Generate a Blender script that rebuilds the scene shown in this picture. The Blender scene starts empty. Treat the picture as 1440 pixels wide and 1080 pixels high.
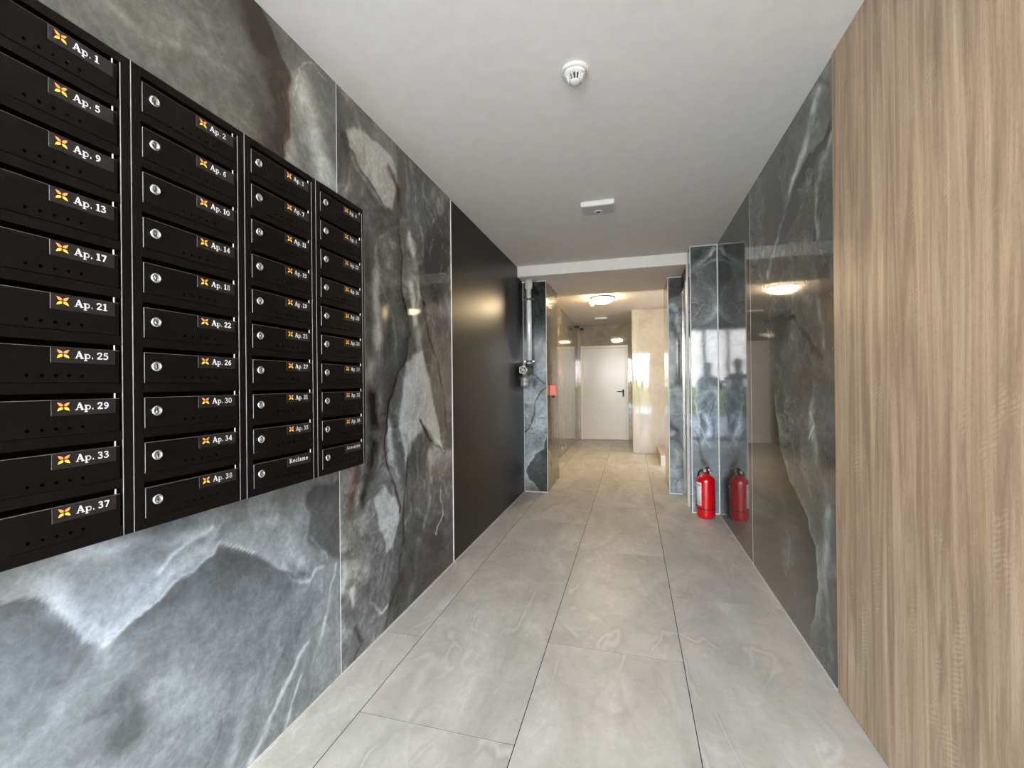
import bpy, bmesh, math, random
import numpy as np
from mathutils import Matrix, Vector

# ---------------------------------------------------------------- camera, world, light, exposure
SC = bpy.context.scene
COL = SC.collection
XL, XR, ZC = -1.1936, 0.7692, 2.4975          # corridor walls and ceiling height
CAM_H = 1.217
f_px, yaw, pitch, roll = 614.93, 0.2683, 0.0014, 0.0098
fw = Vector((-math.sin(yaw)*math.cos(pitch), math.cos(yaw)*math.cos(pitch), math.sin(pitch)))
r0 = Vector((math.cos(yaw), math.sin(yaw), 0)); u0 = r0.cross(fw)
rt = r0*math.cos(roll) - u0*math.sin(roll); up = u0*math.cos(roll) + r0*math.sin(roll)
cam_d = bpy.data.cameras.new('camera'); cam = bpy.data.objects.new('camera', cam_d); COL.objects.link(cam)
cam.matrix_world = Matrix(((rt.x, up.x, -fw.x, 0), (rt.y, up.y, -fw.y, 0), (rt.z, up.z, -fw.z, CAM_H), (0, 0, 0, 1)))
cam_d.sensor_width = 36; cam_d.lens = f_px/1440*36; cam_d.clip_start = 0.02; cam_d.clip_end = 200
SC.camera = cam
SC.view_settings.view_transform = 'Standard'; SC.view_settings.look = 'None'
SC.view_settings.gamma = 1; SC.view_settings.use_curve_mapping = False
SC.view_settings.exposure = EXPOSURE = 1.85
LAMP = 40.0

world = bpy.data.worlds.new('sky'); SC.world = world; world.use_nodes = True
wn = world.node_tree.nodes; wl = world.node_tree.links; wn.clear()
wo = wn.new('ShaderNodeOutputWorld'); bg = wn.new('ShaderNodeBackground'); tc = wn.new('ShaderNodeTexCoord')
sp = wn.new('ShaderNodeSeparateXYZ'); rp = wn.new('ShaderNodeValToRGB')
rp.color_ramp.elements[0].position = 0.0; rp.color_ramp.elements[0].color = (1.0, 0.965, 0.945, 1)
rp.color_ramp.elements[1].position = 0.6; rp.color_ramp.elements[1].color = (0.70, 0.84, 1.0, 1)
wl.new(tc.outputs['Generated'], sp.inputs[0]); wl.new(sp.outputs['Z'], rp.inputs[0])
wl.new(rp.outputs[0], bg.inputs[0]); bg.inputs[1].default_value = SKY = 13.0
wl.new(bg.outputs[0], wo.inputs[0])

YG = -1.25                                       # plane of the glazed entrance behind the camera
pl = bpy.data.lights.new('daylight_portal', 'AREA'); pl.shape = 'RECTANGLE'; pl.size = XR-XL-0.1; pl.size_y = 2.3
pl.cycles.is_portal = True
po = bpy.data.objects.new('daylight_portal', pl); COL.objects.link(po)
po.location = ((XL+XR)/2, YG-0.06, 1.2); po.rotation_euler = (math.radians(90), 0, 0)
try:
    SC.cycles.use_denoising = True
    SC.cycles.max_bounces = 10; SC.cycles.diffuse_bounces = 6; SC.cycles.glossy_bounces = 6
    SC.cycles.sample_clamp_indirect = 12
except Exception: pass

# ---------------------------------------------------------------- helpers
def lin(r, g, b):
    f = lambda c: (c/255/12.92) if c/255 <= 0.04045 else ((c/255+0.055)/1.055)**2.4
    return (f(r), f(g), f(b), 1)
def mat(name, color=(.5, .5, .5, 1), rough=0.5, metal=0.0, ior=1.5, coat=0.0, emit=None, estr=0, spec=0.5, noise=0.0, nscale=40, bump=0.0, bscale=300):
    m = bpy.data.materials.new(name); m.use_nodes = True
    nt = m.node_tree; b = nt.nodes['Principled BSDF']
    b.inputs['Base Color'].default_value = color; b.inputs['Roughness'].default_value = rough
    b.inputs['Metallic'].default_value = metal; b.inputs['IOR'].default_value = ior
    b.inputs['Coat Weight'].default_value = coat; b.inputs['Specular IOR Level'].default_value = spec
    if emit: b.inputs['Emission Color'].default_value = emit; b.inputs['Emission Strength'].default_value = estr
    t = nt.nodes.new('ShaderNodeTexCoord')
    if noise:
        n = nt.nodes.new('ShaderNodeTexNoise'); n.inputs['Scale'].default_value = nscale; n.inputs['Detail'].default_value = 5
        nt.links.new(t.outputs['Object'], n.inputs['Vector'])
        h = nt.nodes.new('ShaderNodeMapRange'); h.inputs['From Min'].default_value = .3; h.inputs['From Max'].default_value = .7
        h.inputs['To Min'].default_value = 1-noise; h.inputs['To Max'].default_value = 1+noise
        nt.links.new(n.outputs['Fac'], h.inputs['Value'])
        v = nt.nodes.new('ShaderNodeVectorMath'); v.operation = 'SCALE'; v.inputs[0].default_value = color[:3]
        nt.links.new(h.outputs[0], v.inputs['Scale']); nt.links.new(v.outputs[0], b.inputs['Base Color'])
    if bump:
        n2 = nt.nodes.new('ShaderNodeTexNoise'); n2.inputs['Scale'].default_value = bscale; n2.inputs['Detail'].default_value = 3
        nt.links.new(t.outputs['Object'], n2.inputs['Vector'])
        bp = nt.nodes.new('ShaderNodeBump'); bp.inputs['Strength'].default_value = bump; bp.inputs['Distance'].default_value = 0.002
        nt.links.new(n2.outputs['Fac'], bp.inputs['Height']); nt.links.new(bp.outputs[0], b.inputs['Normal'])
    return m

def link(name, me, m=None, parent=None, smooth=False):
    if isinstance(me, bmesh.types.BMesh):
        bm = me; me = bpy.data.meshes.new(name); bm.to_mesh(me); bm.free()
    if m is not None and not len(me.materials): me.materials.append(m)
    if smooth:
        for p in me.polygons: p.use_smooth = True
    o = bpy.data.objects.new(name, me); COL.objects.link(o)
    if parent is not None: o.parent = parent
    return o
def empty(name, loc=(0, 0, 0)):
    o = bpy.data.objects.new(name, None); o.location = loc; o.empty_display_size = .05; COL.objects.link(o); return o
def tag(o, label=None, cat=None, group=None, kind=None):
    if label: o['label'] = label
    if cat: o['category'] = cat
    if group: o['group'] = group
    if kind: o['kind'] = kind
    return o
def box(bm, x0, x1, y0, y1, z0, z1, bevel=0.0, seg=1):
    r = bmesh.ops.create_cube(bm, size=1.0)['verts']
    for v in r:
        v.co = Vector(((x0+x1)/2+v.co.x*(x1-x0), (y0+y1)/2+v.co.y*(y1-y0), (z0+z1)/2+v.co.z*(z1-z0)))
    if bevel:
        es = list({e for v in r for e in v.link_edges})
        bmesh.ops.bevel(bm, geom=es, offset=bevel, segments=seg, affect='EDGES', profile=0.5)
    return bm
def nbox(*a, **k): return box(bmesh.new(), *a, **k)
def lathe(bm, prof, axis='Z', n=32, at=(0, 0, 0), closed=True):
    """prof: (radius, height) pairs revolved about an axis through at"""
    rings = []
    A = Vector(at)
    def P(r, h, a):
        c, s = r*math.cos(a), r*math.sin(a)
        return A + {'Z': Vector((c, s, h)), 'X': Vector((h, c, s)), 'Y': Vector((c, h, s))}[axis]
    for r, h in prof:
        rings.append([bm.verts.new(P(max(r, 1e-5), h, 2*math.pi*k/n)) for k in range(n)])
    for a, b in zip(rings, rings[1:]):
        for k in range(n):
            bm.faces.new((a[k], a[(k+1) % n], b[(k+1) % n], b[k]))
    if closed:
        bm.faces.new(rings[0][::-1]); bm.faces.new(rings[-1])
    bmesh.ops.recalc_face_normals(bm, faces=bm.faces[:])
    return bm
def tube(bm, pts, r, n=12, closed=False):
    pts = [Vector(p) for p in pts]; rings = []
    N = len(pts)
    for i, p in enumerate(pts):
        a = pts[i-1] if (i or closed) else p; b = pts[(i+1) % N] if (i < N-1 or closed) else p
        d = (b-a).normalized()
        h = Vector((0, 0, 1)) if abs(d.z) < .9 else Vector((0, 1, 0))
        s = d.cross(h).normalized(); t = s.cross(d)
        rr = r[i] if isinstance(r, (list, tuple)) else r
        rings.append([bm.verts.new(p+rr*(math.cos(2*math.pi*k/n)*s+math.sin(2*math.pi*k/n)*t)) for k in range(n)])
    prs = list(zip(rings, rings[1:])) + ([(rings[-1], rings[0])] if closed else [])
    for a, b in prs:
        for k in range(n): bm.faces.new((a[k], a[(k+1) % n], b[(k+1) % n], b[k]))
    if not closed: bm.faces.new(rings[0][::-1]); bm.faces.new(rings[-1])
    bmesh.ops.recalc_face_normals(bm, faces=bm.faces[:])
    return bm

# ---------------------------------------------------------------- marble: pattern computed on a fine grid of vertices
def lattice(seed): return np.random.RandomState(seed).rand(64, 64)
_L = {}
def vnoise(x, y, seed):
    g = _L.setdefault(seed, lattice(seed))
    xi = np.floor(x).astype(int); yi = np.floor(y).astype(int); fx = x-xi; fy = y-yi
    fx = fx*fx*fx*(fx*(fx*6-15)+10); fy = fy*fy*fy*(fy*(fy*6-15)+10)
    a = g[xi % 64, yi % 64]; b = g[(xi+1) % 64, yi % 64]; c = g[xi % 64, (yi+1) % 64]; d = g[(xi+1) % 64, (yi+1) % 64]
    return (a*(1-fx)+b*fx)*(1-fy)+(c*(1-fx)+d*fx)*fy
def fbm(x, y, seed, octv=5, gain=.5):
    s = 0; a = 1; t = 0
    for i in range(octv):
        s = s+a*vnoise(x*2**i+17.3*i, y*2**i+5.1*i, seed+i); t += a; a *= gain
    return s/t
def poly_dist(U, V, pts):
    best = np.full(U.shape, 1e9); sgn = np.ones(U.shape); par = np.zeros(U.shape)
    n = len(pts)-1
    for i in range(n):
        ax, ay = pts[i]; bx, by = pts[i+1]; dx, dy = bx-ax, by-ay; L2 = dx*dx+dy*dy+1e-12
        t = np.clip(((U-ax)*dx+(V-ay)*dy)/L2, 0, 1)
        d = np.hypot(U-ax-t*dx, V-ay-t*dy); m = d < best-1e-9
        best = np.where(m, d, best); sgn = np.where(m, np.sign(dx*(V-ay)-dy*(U-ax)), sgn); par = np.where(m, (i+t)/n, par)
    return best, sgn, par
def inside(U, V, pts):
    r = np.zeros(U.shape, bool); j = len(pts)-1
    for i in range(len(pts)):
        xi, yi = pts[i]; xj, yj = pts[j]
        if abs(yj-yi) > 1e-12:
            r ^= ((yi > V) != (yj > V)) & (U < (xj-xi)*(V-yi)/(yj-yi)+xi)
        j = i
    return r
def marble_rgb(U, V, seed, base, strokes=(), contrast=1.0, warm=False, streak=1.0, veins=1.0, lift=None, vs=1.0, tint=None, gain=1.0):
    w1 = fbm(U*1.6, V*1.6, seed, 4)-.5; w2 = fbm(U*1.6+31, V*1.6+9, seed+7, 4)-.5
    f1 = fbm(U*14, V*14, seed+20, 4)-.5; f2 = fbm(U*14+3, V*14+8, seed+27, 4)-.5
    f3 = fbm(U*11, V*11, seed+33, 2)-.5; f4 = fbm(U*11+3, V*11+8, seed+37, 2)-.5; Us = U+.045*f3; Vs = V+.045*f4                  # small warp for the drawn features
    x = U*1.7*vs+1.6*w1; y = V*1.1*vs*streak+1.6*w2
    T = base + contrast*.55*(fbm(x, y, seed+40, 6, .55)-.5)
    T += contrast*.20*(fbm(U*9+3*w1, V*7+3*w2, seed+60, 5, .6)-.5)
    cloud = np.clip((fbm(U*2.3+60, V*2.3+11, seed+66, 3)-.45)*4, 0, 1); T += contrast*cloud*.5*np.abs(fbm(U*16+4*w1, V*16+4*w2, seed+70, 4, .65)-.5)
    r1 = 1-np.abs(2*fbm(x*1.3+5, y*1.3, seed+80, 5)-1); r2 = 1-np.abs(2*fbm(x*2.9, y*2.9+4, seed+90, 4, .55)-1)
    mask = np.clip((fbm(U*2+40, V*2, seed+95, 3)-.4)*4, 0, 1)
    T += veins*contrast*(.10*r1**24+.13*mask*r2**18)
    r3 = 1-np.abs(2*fbm(x*1.1+9, y*1.0+2, seed+120, 5)-1)
    T -= veins*contrast*.16*r3**40
    B = np.clip(.10*r3**30*veins, 0, 1)
    if lift is not None: T = T+lift(U, V)
    mod = np.clip(-.25+2.3*fbm(U*8+1.5*w1, V*8+1.5*w2, seed+170, 4, .6), .15, 1.45)
    for s in strokes:
        if s[0] == 'line':
            _, pts, wa, wb, dT, br = s; dT *= gain
            d, sg, t = poly_dist(Us, Vs, pts); w = (wa+(wb-wa)*t)*(.7+.6*(f1+.5))
            g = np.exp(-(d/w)**2)*mod; T = T+dT*g; B = np.maximum(B, br*g)
        elif s[0] == 'edge':
            _, pts, w, side, dT, br = s; dT *= gain
            d, sg, t = poly_dist(Us, Vs, pts); on = np.clip(.5+sg*side*d/.006, 0, 1)
            endf = np.clip(np.minimum(t, 1-t)*8, 0, 1)
            g = on*np.exp(-(d/w)**1.5)*endf; T = T+dT*g; B = np.maximum(B, br*g)
        else:
            _, pts, soft, dT, br = s; dT *= gain
            d, _, _ = poly_dist(Us, Vs, list(pts)+[pts[0]]); ins = inside(Us, Vs, pts)
            sd = np.where(ins, d, -d); g = 1/(1+np.exp(-np.clip(sd/soft*3, -30, 30)))
            T = T+dT*g; B = np.maximum(B, br*g)
    T = np.clip(T, 0.02, 1)
    if warm: dark, mid, lt = np.array([.17, .15, .12]), np.array([.42, .385, .325]), np.array([.76, .72, .65])
    else: dark, mid, lt = np.array([.010, .010, .009]), np.array([.105, .108, .104]), np.array([.50, .52, .51])
    t = T[..., None]
    C = np.where(t < .5, dark+(mid-dark)*(t*2)**1.4, mid+(lt-mid)*((t-.5)*2)**1.25)
    hue = (fbm(U*1.1+3, V*1.1+7, seed+150, 3)-.5)[..., None]
    C = C*(1+hue*np.array([.22, .04, -.26]))
    if not warm:
        brown = np.array([.10, .055, .028])*(0.5+1.1*t); C = C*(1-B[..., None])+brown*B[..., None]
    if tint is not None: C = C*np.array(tint(U, V) if callable(tint) else tint)
    return np.clip(C, 0.002, .95)
def marble_mat(name, rough=.06, ior=1.6, grain=.10, wavy=0, fine=0):
    m = mat(name, rough=rough, ior=ior); nt = m.node_tree; b = nt.nodes['Principled BSDF']
    if wavy:
        t_ = nt.nodes.new('ShaderNodeTexCoord'); mp_ = nt.nodes.new('ShaderNodeMapping'); mp_.inputs['Scale'].default_value = (9, 9, 1.2); n_ = nt.nodes.new('ShaderNodeTexNoise'); n_.inputs['Scale'].default_value = 1; n_.inputs['Detail'].default_value = 1
        nt.links.new(t_.outputs['Object'], mp_.inputs['Vector']); nt.links.new(mp_.outputs[0], n_.inputs['Vector'])
        bp_ = nt.nodes.new('ShaderNodeBump'); bp_.inputs['Strength'].default_value = 1; bp_.inputs['Distance'].default_value = wavy; nt.links.new(n_.outputs['Fac'], bp_.inputs['Height']); nt.links.new(bp_.outputs[0], b.inputs['Normal'])
    at = nt.nodes.new('ShaderNodeAttribute'); at.attribute_name = 'pattern'
    t = nt.nodes.new('ShaderNodeTexCoord'); n = nt.nodes.new('ShaderNodeTexNoise')
    n.inputs['Scale'].default_value = 55; n.inputs['Detail'].default_value = 8; n.inputs['Roughness'].default_value = .7
    nt.links.new(t.outputs['Object'], n.inputs['Vector'])
    h = nt.nodes.new('ShaderNodeMapRange'); h.inputs['From Min'].default_value = .3; h.inputs['From Max'].default_value = .7
    h.inputs['To Min'].default_value = 1-grain*1.6; h.inputs['To Max'].default_value = 1+grain*2
    nt.links.new(n.outputs['Fac'], h.inputs['Value'])
    v = nt.nodes.new('ShaderNodeVectorMath'); v.operation = 'SCALE'
    nt.links.new(at.outputs['Color'], v.inputs[0]); nt.links.new(h.outputs[0], v.inputs['Scale'])
    out = v
    if fine:
        for sc_, wd, am in ((6, .07, fine), (19, .08, fine*.8)):
            q = nt.nodes.new('ShaderNodeTexNoise'); q.inputs['Scale'].default_value = sc_; q.inputs['Detail'].default_value = 5; q.inputs['Roughness'].default_value = .6; q.inputs['Distortion'].default_value = .8
            nt.links.new(t.outputs['Object'], q.inputs['Vector'])
            s_ = nt.nodes.new('ShaderNodeMath'); s_.operation = 'SUBTRACT'; s_.inputs[1].default_value = .5; nt.links.new(q.outputs['Fac'], s_.inputs[0])
            a_ = nt.nodes.new('ShaderNodeMath'); a_.operation = 'ABSOLUTE'; nt.links.new(s_.outputs[0], a_.inputs[0])
            mr = nt.nodes.new('ShaderNodeMapRange'); mr.interpolation_type = 'SMOOTHSTEP'; mr.inputs['From Max'].default_value = wd; mr.inputs['To Min'].default_value = 1+am; mr.inputs['To Max'].default_value = 1-am*.12
            nt.links.new(a_.outputs[0], mr.inputs['Value'])
            o2 = nt.nodes.new('ShaderNodeVectorMath'); o2.operation = 'SCALE'; nt.links.new(out.outputs[0], o2.inputs[0]); nt.links.new(mr.outputs[0], o2.inputs['Scale']); out = o2
    nt.links.new(out.outputs[0], b.inputs['Base Color'])
    return m
def slab(name, O, U, V, u0_, u1_, v0_, v1_, depth, res, m, parent, **kw):
    """stone slab whose face lies at O + u*U + v*V, thickness depth going backwards"""
    O, U, V = Vector(O), Vector(U), Vector(V); N = U.cross(V)
    nu = max(2, int(round((u1_-u0_)/res))+1); nv = max(2, int(round((v1_-v0_)/res))+1)
    uu, vv = np.meshgrid(np.linspace(u0_, u1_, nu), np.linspace(v0_, v1_, nv), indexing='ij')
    co = np.array(O)[None, None]+uu[..., None]*np.array(U)+vv[..., None]*np.array(V)
    idx = np.arange(nu*nv).reshape(nu, nv)
    F = np.stack([idx[:-1, :-1], idx[1:, :-1], idx[1:, 1:], idx[:-1, 1:]], -1).reshape(-1, 4)
    back = co[[0, -1, -1, 0], [0, 0, -1, -1]]-np.array(N)*depth
    verts = np.concatenate([co.reshape(-1, 3), back]); nb = nu*nv
    c = [idx[0, 0], idx[-1, 0], idx[-1, -1], idx[0, -1]]
    sides = [[c[1], c[0], nb, nb+1], [c[2], c[1], nb+1, nb+2], [c[3], c[2], nb+2, nb+3], [c[0], c[3], nb+3, nb], [nb+3, nb+2, nb+1, nb]]
    F = np.concatenate([F, np.array(sides)])
    me = bpy.data.meshes.new(name); me.vertices.add(len(verts)); me.vertices.foreach_set('co', verts.ravel())
    me.loops.add(F.size); me.loops.foreach_set('vertex_index', F.ravel().astype(np.int32))
    me.polygons.add(len(F)); me.polygons.foreach_set('loop_start', np.arange(0, F.size, 4).astype(np.int32))
    me.update(calc_edges=True)
    rgb = marble_rgb(uu, vv, **kw).reshape(-1, 3)
    rgb = np.concatenate([rgb, np.tile(rgb.mean(0), (4, 1))]); rgba = np.concatenate([rgb, np.ones((len(rgb), 1))], 1)
    at = me.attributes.new('pattern', 'FLOAT_COLOR', 'POINT'); at.data.foreach_set('color', rgba.ravel())
    return link(name, me, m, parent)

STROKES = {
 'P0': [
  ('line',[(1.137,2.561),(1.163,2.468),(1.223,2.372),(1.266,2.278),(1.281,2.174),(1.289,2.065)],0.08,0.014,-0.48,0.5),
  ('edge',[(1.156,2.532),(1.178,2.504),(1.23,2.451),(1.274,2.409),(1.316,2.337),(1.335,2.245),(1.324,2.134),(1.296,2.055),(1.302,1.994)],0.09,-1,-0.42,0.55),
  ('line',[(1.178,2.504),(1.23,2.451),(1.274,2.409),(1.316,2.337),(1.335,2.245),(1.324,2.134),(1.296,2.055),(1.305,1.983)],0.006,0.006,-0.15,0.8),
  ('line',[(1.387,2.358),(1.443,2.228),(1.502,2.089),(1.544,1.991)],0.06,0.07,0.32,0),
  ('line',[(1.307,2.125),(1.329,2.033),(1.401,1.987)],0.03,0.03,0.3,0),
  ('line',[(1.344,2.35),(1.362,2.402),(1.415,2.464),(1.466,2.486),(1.537,2.462)],0.003,0.003,0.2,0),
  ('line',[(1.344,2.35),(1.357,2.272),(1.396,2.207)],0.003,0.003,0.15,0),
  ('line',[(0.747,2.122),(0.792,2.125),(0.877,2.136),(0.999,2.196),(1.044,2.186),(1.12,2.2)],0.012,0.02,0.1,0),
  ('line',[(0.957,2.337),(1.0,2.291),(1.022,2.245),(1.134,2.248)],0.012,0.02,0.1,0),
  ('line',[(1.133,2.214),(1.203,2.165),(1.248,2.068)],0.05,0.05,-0.15,0),
  ('line',[(0.878,2.212),(0.935,2.18),(1.02,2.095)],0.08,0.08,0.08,0),
  ('edge',[(0.733,0.611),(0.797,0.643),(0.856,0.667),(0.926,0.693),(1.003,0.71),(1.021,0.745)],0.12,1,0.12,0),
  ('edge',[(0.733,0.611),(0.797,0.643),(0.856,0.667),(0.926,0.693),(1.003,0.71),(1.021,0.745)],0.16,-1,-0.14,0),
  ('edge',[(1.021,0.745),(1.091,0.713),(1.164,0.673),(1.216,0.622),(1.285,0.57),(1.375,0.485)],0.14,-1,-0.16,0),
  ('edge',[(1.021,0.745),(1.091,0.713),(1.164,0.673),(1.216,0.622),(1.285,0.57),(1.375,0.485)],0.06,1,0.12,0),
  ('line',[(0.733,0.611),(0.797,0.643),(0.856,0.667),(0.926,0.693),(1.003,0.71),(1.021,0.745),(1.091,0.713),(1.164,0.673)],0.004,0.004,0.28,0),
  ('line',[(0.736,0.619),(0.813,0.673),(0.884,0.715),(0.985,0.744),(1.031,0.801)],0.02,0.015,0.14,0),
  ('line',[(0.599,0.865),(0.696,0.851),(0.814,0.762)],0.05,0.04,0.1,0),
  ('edge',[(0.502,0.825),(0.557,0.809),(0.599,0.795),(0.651,0.752),(0.679,0.691),(0.692,0.645),(0.733,0.609)],0.13,-1,-0.15,0),
  ('edge',[(0.502,0.825),(0.557,0.809),(0.599,0.795),(0.651,0.752),(0.679,0.691),(0.692,0.645),(0.733,0.609)],0.05,1,0.12,0),
  ('blob',[(1.39,0.823),(1.4,0.712),(1.41,0.622),(1.461,0.56),(1.591,0.493),(1.596,0.835)],0.008,-0.2,0),
  ('line',[(1.272,0.6),(1.298,0.539),(1.346,0.487),(1.397,0.47),(1.42,0.498),(1.481,0.49)],0.006,0.006,0.3,0),
  ('line',[(1.295,0.578),(1.364,0.516)],0.012,0.012,-0.25,0),
  ('line',[(1.422,0.637),(1.469,0.565),(1.511,0.506)],0.005,0.005,0.3,0),
  ('line',[(1.174,0.792),(1.264,0.74),(1.33,0.642),(1.347,0.571)],0.04,0.02,0.25,0),
  ('line',[(1.563,0.486),(1.508,0.335),(1.456,0.206)],0.007,0.007,0.35,0),
  ('line',[(1.544,0.376),(1.478,0.265),(1.416,0.161)],0.006,0.006,0.25,0),
  ('line',[(1.394,0.261),(1.325,0.204),(1.274,0.161),(1.225,0.108),(1.186,0.054),(1.137,-0.0)],0.008,0.012,0.4,0),
  ('line',[(1.359,0.143),(1.289,0.049),(1.239,-0.013)],0.006,0.008,0.3,0),
  ('line',[(1.132,0.267),(1.094,0.17),(1.06,0.064)],0.03,0.02,0.2,0),
  ('line',[(0.9,0.419),(0.97,0.322),(0.949,0.267)],0.06,0.04,0.06,0),
  ('line',[(0.67,0.852),(0.782,0.827),(0.885,0.809),(0.986,0.805)],0.02,0.02,0.16,0),
  ('line',[(0.857,0.745),(0.923,0.777),(1.008,0.813)],0.008,0.008,0.25,0),
  ('line',[(0.621,0.819),(0.669,0.743),(0.722,0.644)],0.02,0.02,0.18,0),
  ('line',[(0.757,0.472),(0.779,0.413),(0.779,0.361)],0.04,0.03,-0.14,0),
  ('line',[(1.026,0.231),(0.997,0.169),(0.979,0.122)],0.004,0.004,-0.2,0),
  ('line',[(0.733,0.715),(0.733,0.666)],0.004,0.004,-0.2,0),
  ('line',[(1.419,0.405),(1.344,0.336),(1.275,0.248)],0.04,0.04,-0.1,0),
 ],
 'P1': [
  ('blob',[(1.573,2.48),(1.719,2.448),(1.702,2.31),(1.663,2.101),(1.568,2.09)],0.03,-0.12,0),
  ('blob',[(1.652,2.339),(1.719,2.389),(1.83,2.395),(1.987,2.407),(2.063,2.37),(2.09,2.289),(2.03,2.144),(1.968,2.098),(1.898,2.117),(1.786,2.172),(1.69,2.224)],0.012,0.26,0.18),
  ('edge',[(1.652,2.352),(1.666,2.275),(1.743,2.227),(1.856,2.179),(1.949,2.119),(2.058,2.11)],0.06,-1,-0.18,0),
  ('line',[(1.652,2.352),(1.666,2.275),(1.743,2.227),(1.856,2.179),(1.949,2.119),(2.058,2.11)],0.005,0.006,-0.25,0.6),
  ('line',[(1.986,2.334),(2.033,2.308),(2.09,2.25),(2.103,2.172),(2.133,2.153)],0.02,0.014,-0.2,0.6),
  ('line',[(2.088,2.143),(2.108,2.029),(2.128,1.92),(2.111,1.781),(2.154,1.654),(2.207,1.504),(2.165,1.382),(2.057,1.245),(1.985,1.154),(1.964,1.065),(1.916,0.945),(1.94,0.835),(2.026,0.71),(2.08,0.547)],0.006,0.008,-0.42,0.75),
  ('edge',[(2.088,2.143),(2.108,2.029),(2.128,1.92),(2.111,1.781),(2.154,1.654),(2.207,1.504),(2.165,1.382),(2.057,1.245),(1.985,1.154),(1.964,1.065),(1.916,0.945)],0.05,-1,-0.16,0.1),
  ('line',[(2.325,1.913),(2.385,1.694),(2.428,1.528),(2.555,1.361),(2.659,1.132),(2.689,0.942)],0.01,0.01,-0.3,0.5),
  ('line',[(2.201,2.059),(2.265,1.917),(2.322,1.725),(2.275,1.593)],0.03,0.03,0.2,0),
  ('line',[(1.861,1.759),(1.888,1.539),(1.861,1.364),(1.811,1.26)],0.035,0.04,0.24,0),
  ('line',[(2.221,1.786),(2.267,1.592),(2.333,1.393)],0.03,0.04,0.22,0),
  ('blob',[(2.164,1.363),(2.333,1.414),(2.461,1.226),(2.558,0.999),(2.618,0.81),(2.36,0.973),(2.236,0.896),(2.154,0.798),(2.089,0.999)],0.02,0.3,0),
  ('blob',[(2.343,1.917),(2.422,2.132),(2.772,2.466),(2.783,1.909),(2.532,1.719)],0.03,-0.16,0),
  ('line',[(2.523,2.255),(2.479,2.062),(2.418,1.958)],0.01,0.01,0.15,0),
  ('blob',[(1.843,0.682),(1.925,0.718),(2.031,0.634),(2.073,0.53),(2.006,0.378),(1.952,0.387),(1.896,0.512)],0.01,0.2,0),
  ('line',[(1.81,1.159),(1.854,0.987),(1.816,0.823),(1.746,0.706)],0.04,0.03,-0.28,0.05),
  ('line',[(2.307,1.019),(2.396,0.918),(2.513,0.834),(2.652,0.796)],0.008,0.008,-0.35,0.1),
  ('line',[(2.178,0.833),(2.119,0.612),(2.1,0.389)],0.01,0.01,-0.25,0),
  ('line',[(1.963,1.047),(1.987,0.863),(2.062,0.739)],0.03,0.03,0.22,0),
  ('line',[(2.432,0.793),(2.446,0.53),(2.348,0.387)],0.03,0.02,0.2,0),
  ('line',[(2.569,0.544),(2.609,0.397),(2.501,0.295)],0.006,0.006,0.35,0),
  ('line',[(2.293,0.322),(2.247,0.177),(2.162,0.016)],0.03,0.03,0.14,0),
  ('line',[(2.076,0.322),(2.066,0.175),(1.967,0.111)],0.012,0.02,-0.25,0),
  ('line',[(1.721,0.841),(1.683,0.754),(1.642,0.671)],0.02,0.02,-0.2,0.6),
  ('line',[(1.609,0.437),(1.599,0.351)],0.02,0.02,0.3,0),
  ('line',[(1.677,0.322),(1.681,0.251)],0.015,0.01,0.2,0),
  ('line',[(1.685,0.154),(1.736,0.062),(1.672,0.02)],0.01,0.01,-0.25,0),
  ('line',[(1.794,0.195),(1.883,0.118),(1.947,0.121)],0.006,0.006,0.3,0),
 ],
 'R1': [
  ('line',[(-2.129,2.441),(-2.249,2.326),(-2.385,2.23),(-2.508,2.107),(-2.657,1.993),(-2.854,1.848)],0.03,0.03,0.26,0),
  ('edge',[(-1.984,2.292),(-2.099,2.199),(-2.252,2.216),(-2.405,2.198),(-2.529,2.115),(-2.645,1.97)],0.05,1,-0.2,0),
  ('line',[(-1.935,2.262),(-2.078,2.188),(-2.212,2.205),(-2.34,2.175)],0.02,0.02,-0.28,0.1),
  ('line',[(-1.986,2.182),(-2.123,2.107),(-2.171,1.976),(-2.145,1.844)],0.03,0.03,0.22,0),
  ('line',[(-2.191,2.092),(-2.174,1.884),(-2.207,1.802)],0.008,0.01,-0.2,0),
  ('line',[(-2.042,1.753),(-2.079,1.617),(-2.006,1.376)],0.04,0.04,-0.12,0),
  ('edge',[(-2.806,1.287),(-2.749,1.047),(-2.67,0.859),(-2.55,0.737),(-2.412,0.662),(-2.298,0.585),(-2.211,0.486),(-2.184,0.341),(-2.227,0.196),(-2.271,0.061)],0.13,-1,-0.24,0.1),
  ('edge',[(-2.806,1.287),(-2.749,1.047),(-2.67,0.859),(-2.55,0.737),(-2.412,0.662),(-2.298,0.585),(-2.211,0.486),(-2.184,0.341),(-2.227,0.196),(-2.271,0.061)],0.06,1,0.16,0),
  ('line',[(-2.2,1.207),(-2.244,1.047),(-2.185,0.897)],0.03,0.03,0.16,0),
  ('line',[(-2.243,1.079),(-2.212,1.034),(-2.262,0.966)],0.005,0.005,0.3,0),
  ('line',[(-2.675,1.438),(-2.569,1.532),(-2.444,1.536),(-2.317,1.444),(-2.219,1.37),(-2.101,1.325)],0.01,0.01,-0.22,0),
  ('line',[(-2.186,1.702),(-2.139,1.509),(-2.085,1.383)],0.03,0.02,0.14,0),
  ('line',[(-2.069,0.683),(-2.109,0.434),(-2.08,0.211),(-2.038,0.063)],0.03,0.03,0.14,0),
  ('line',[(-2.725,1.758),(-2.5,1.691),(-2.229,1.586)],0.03,0.03,0.1,0),
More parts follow.
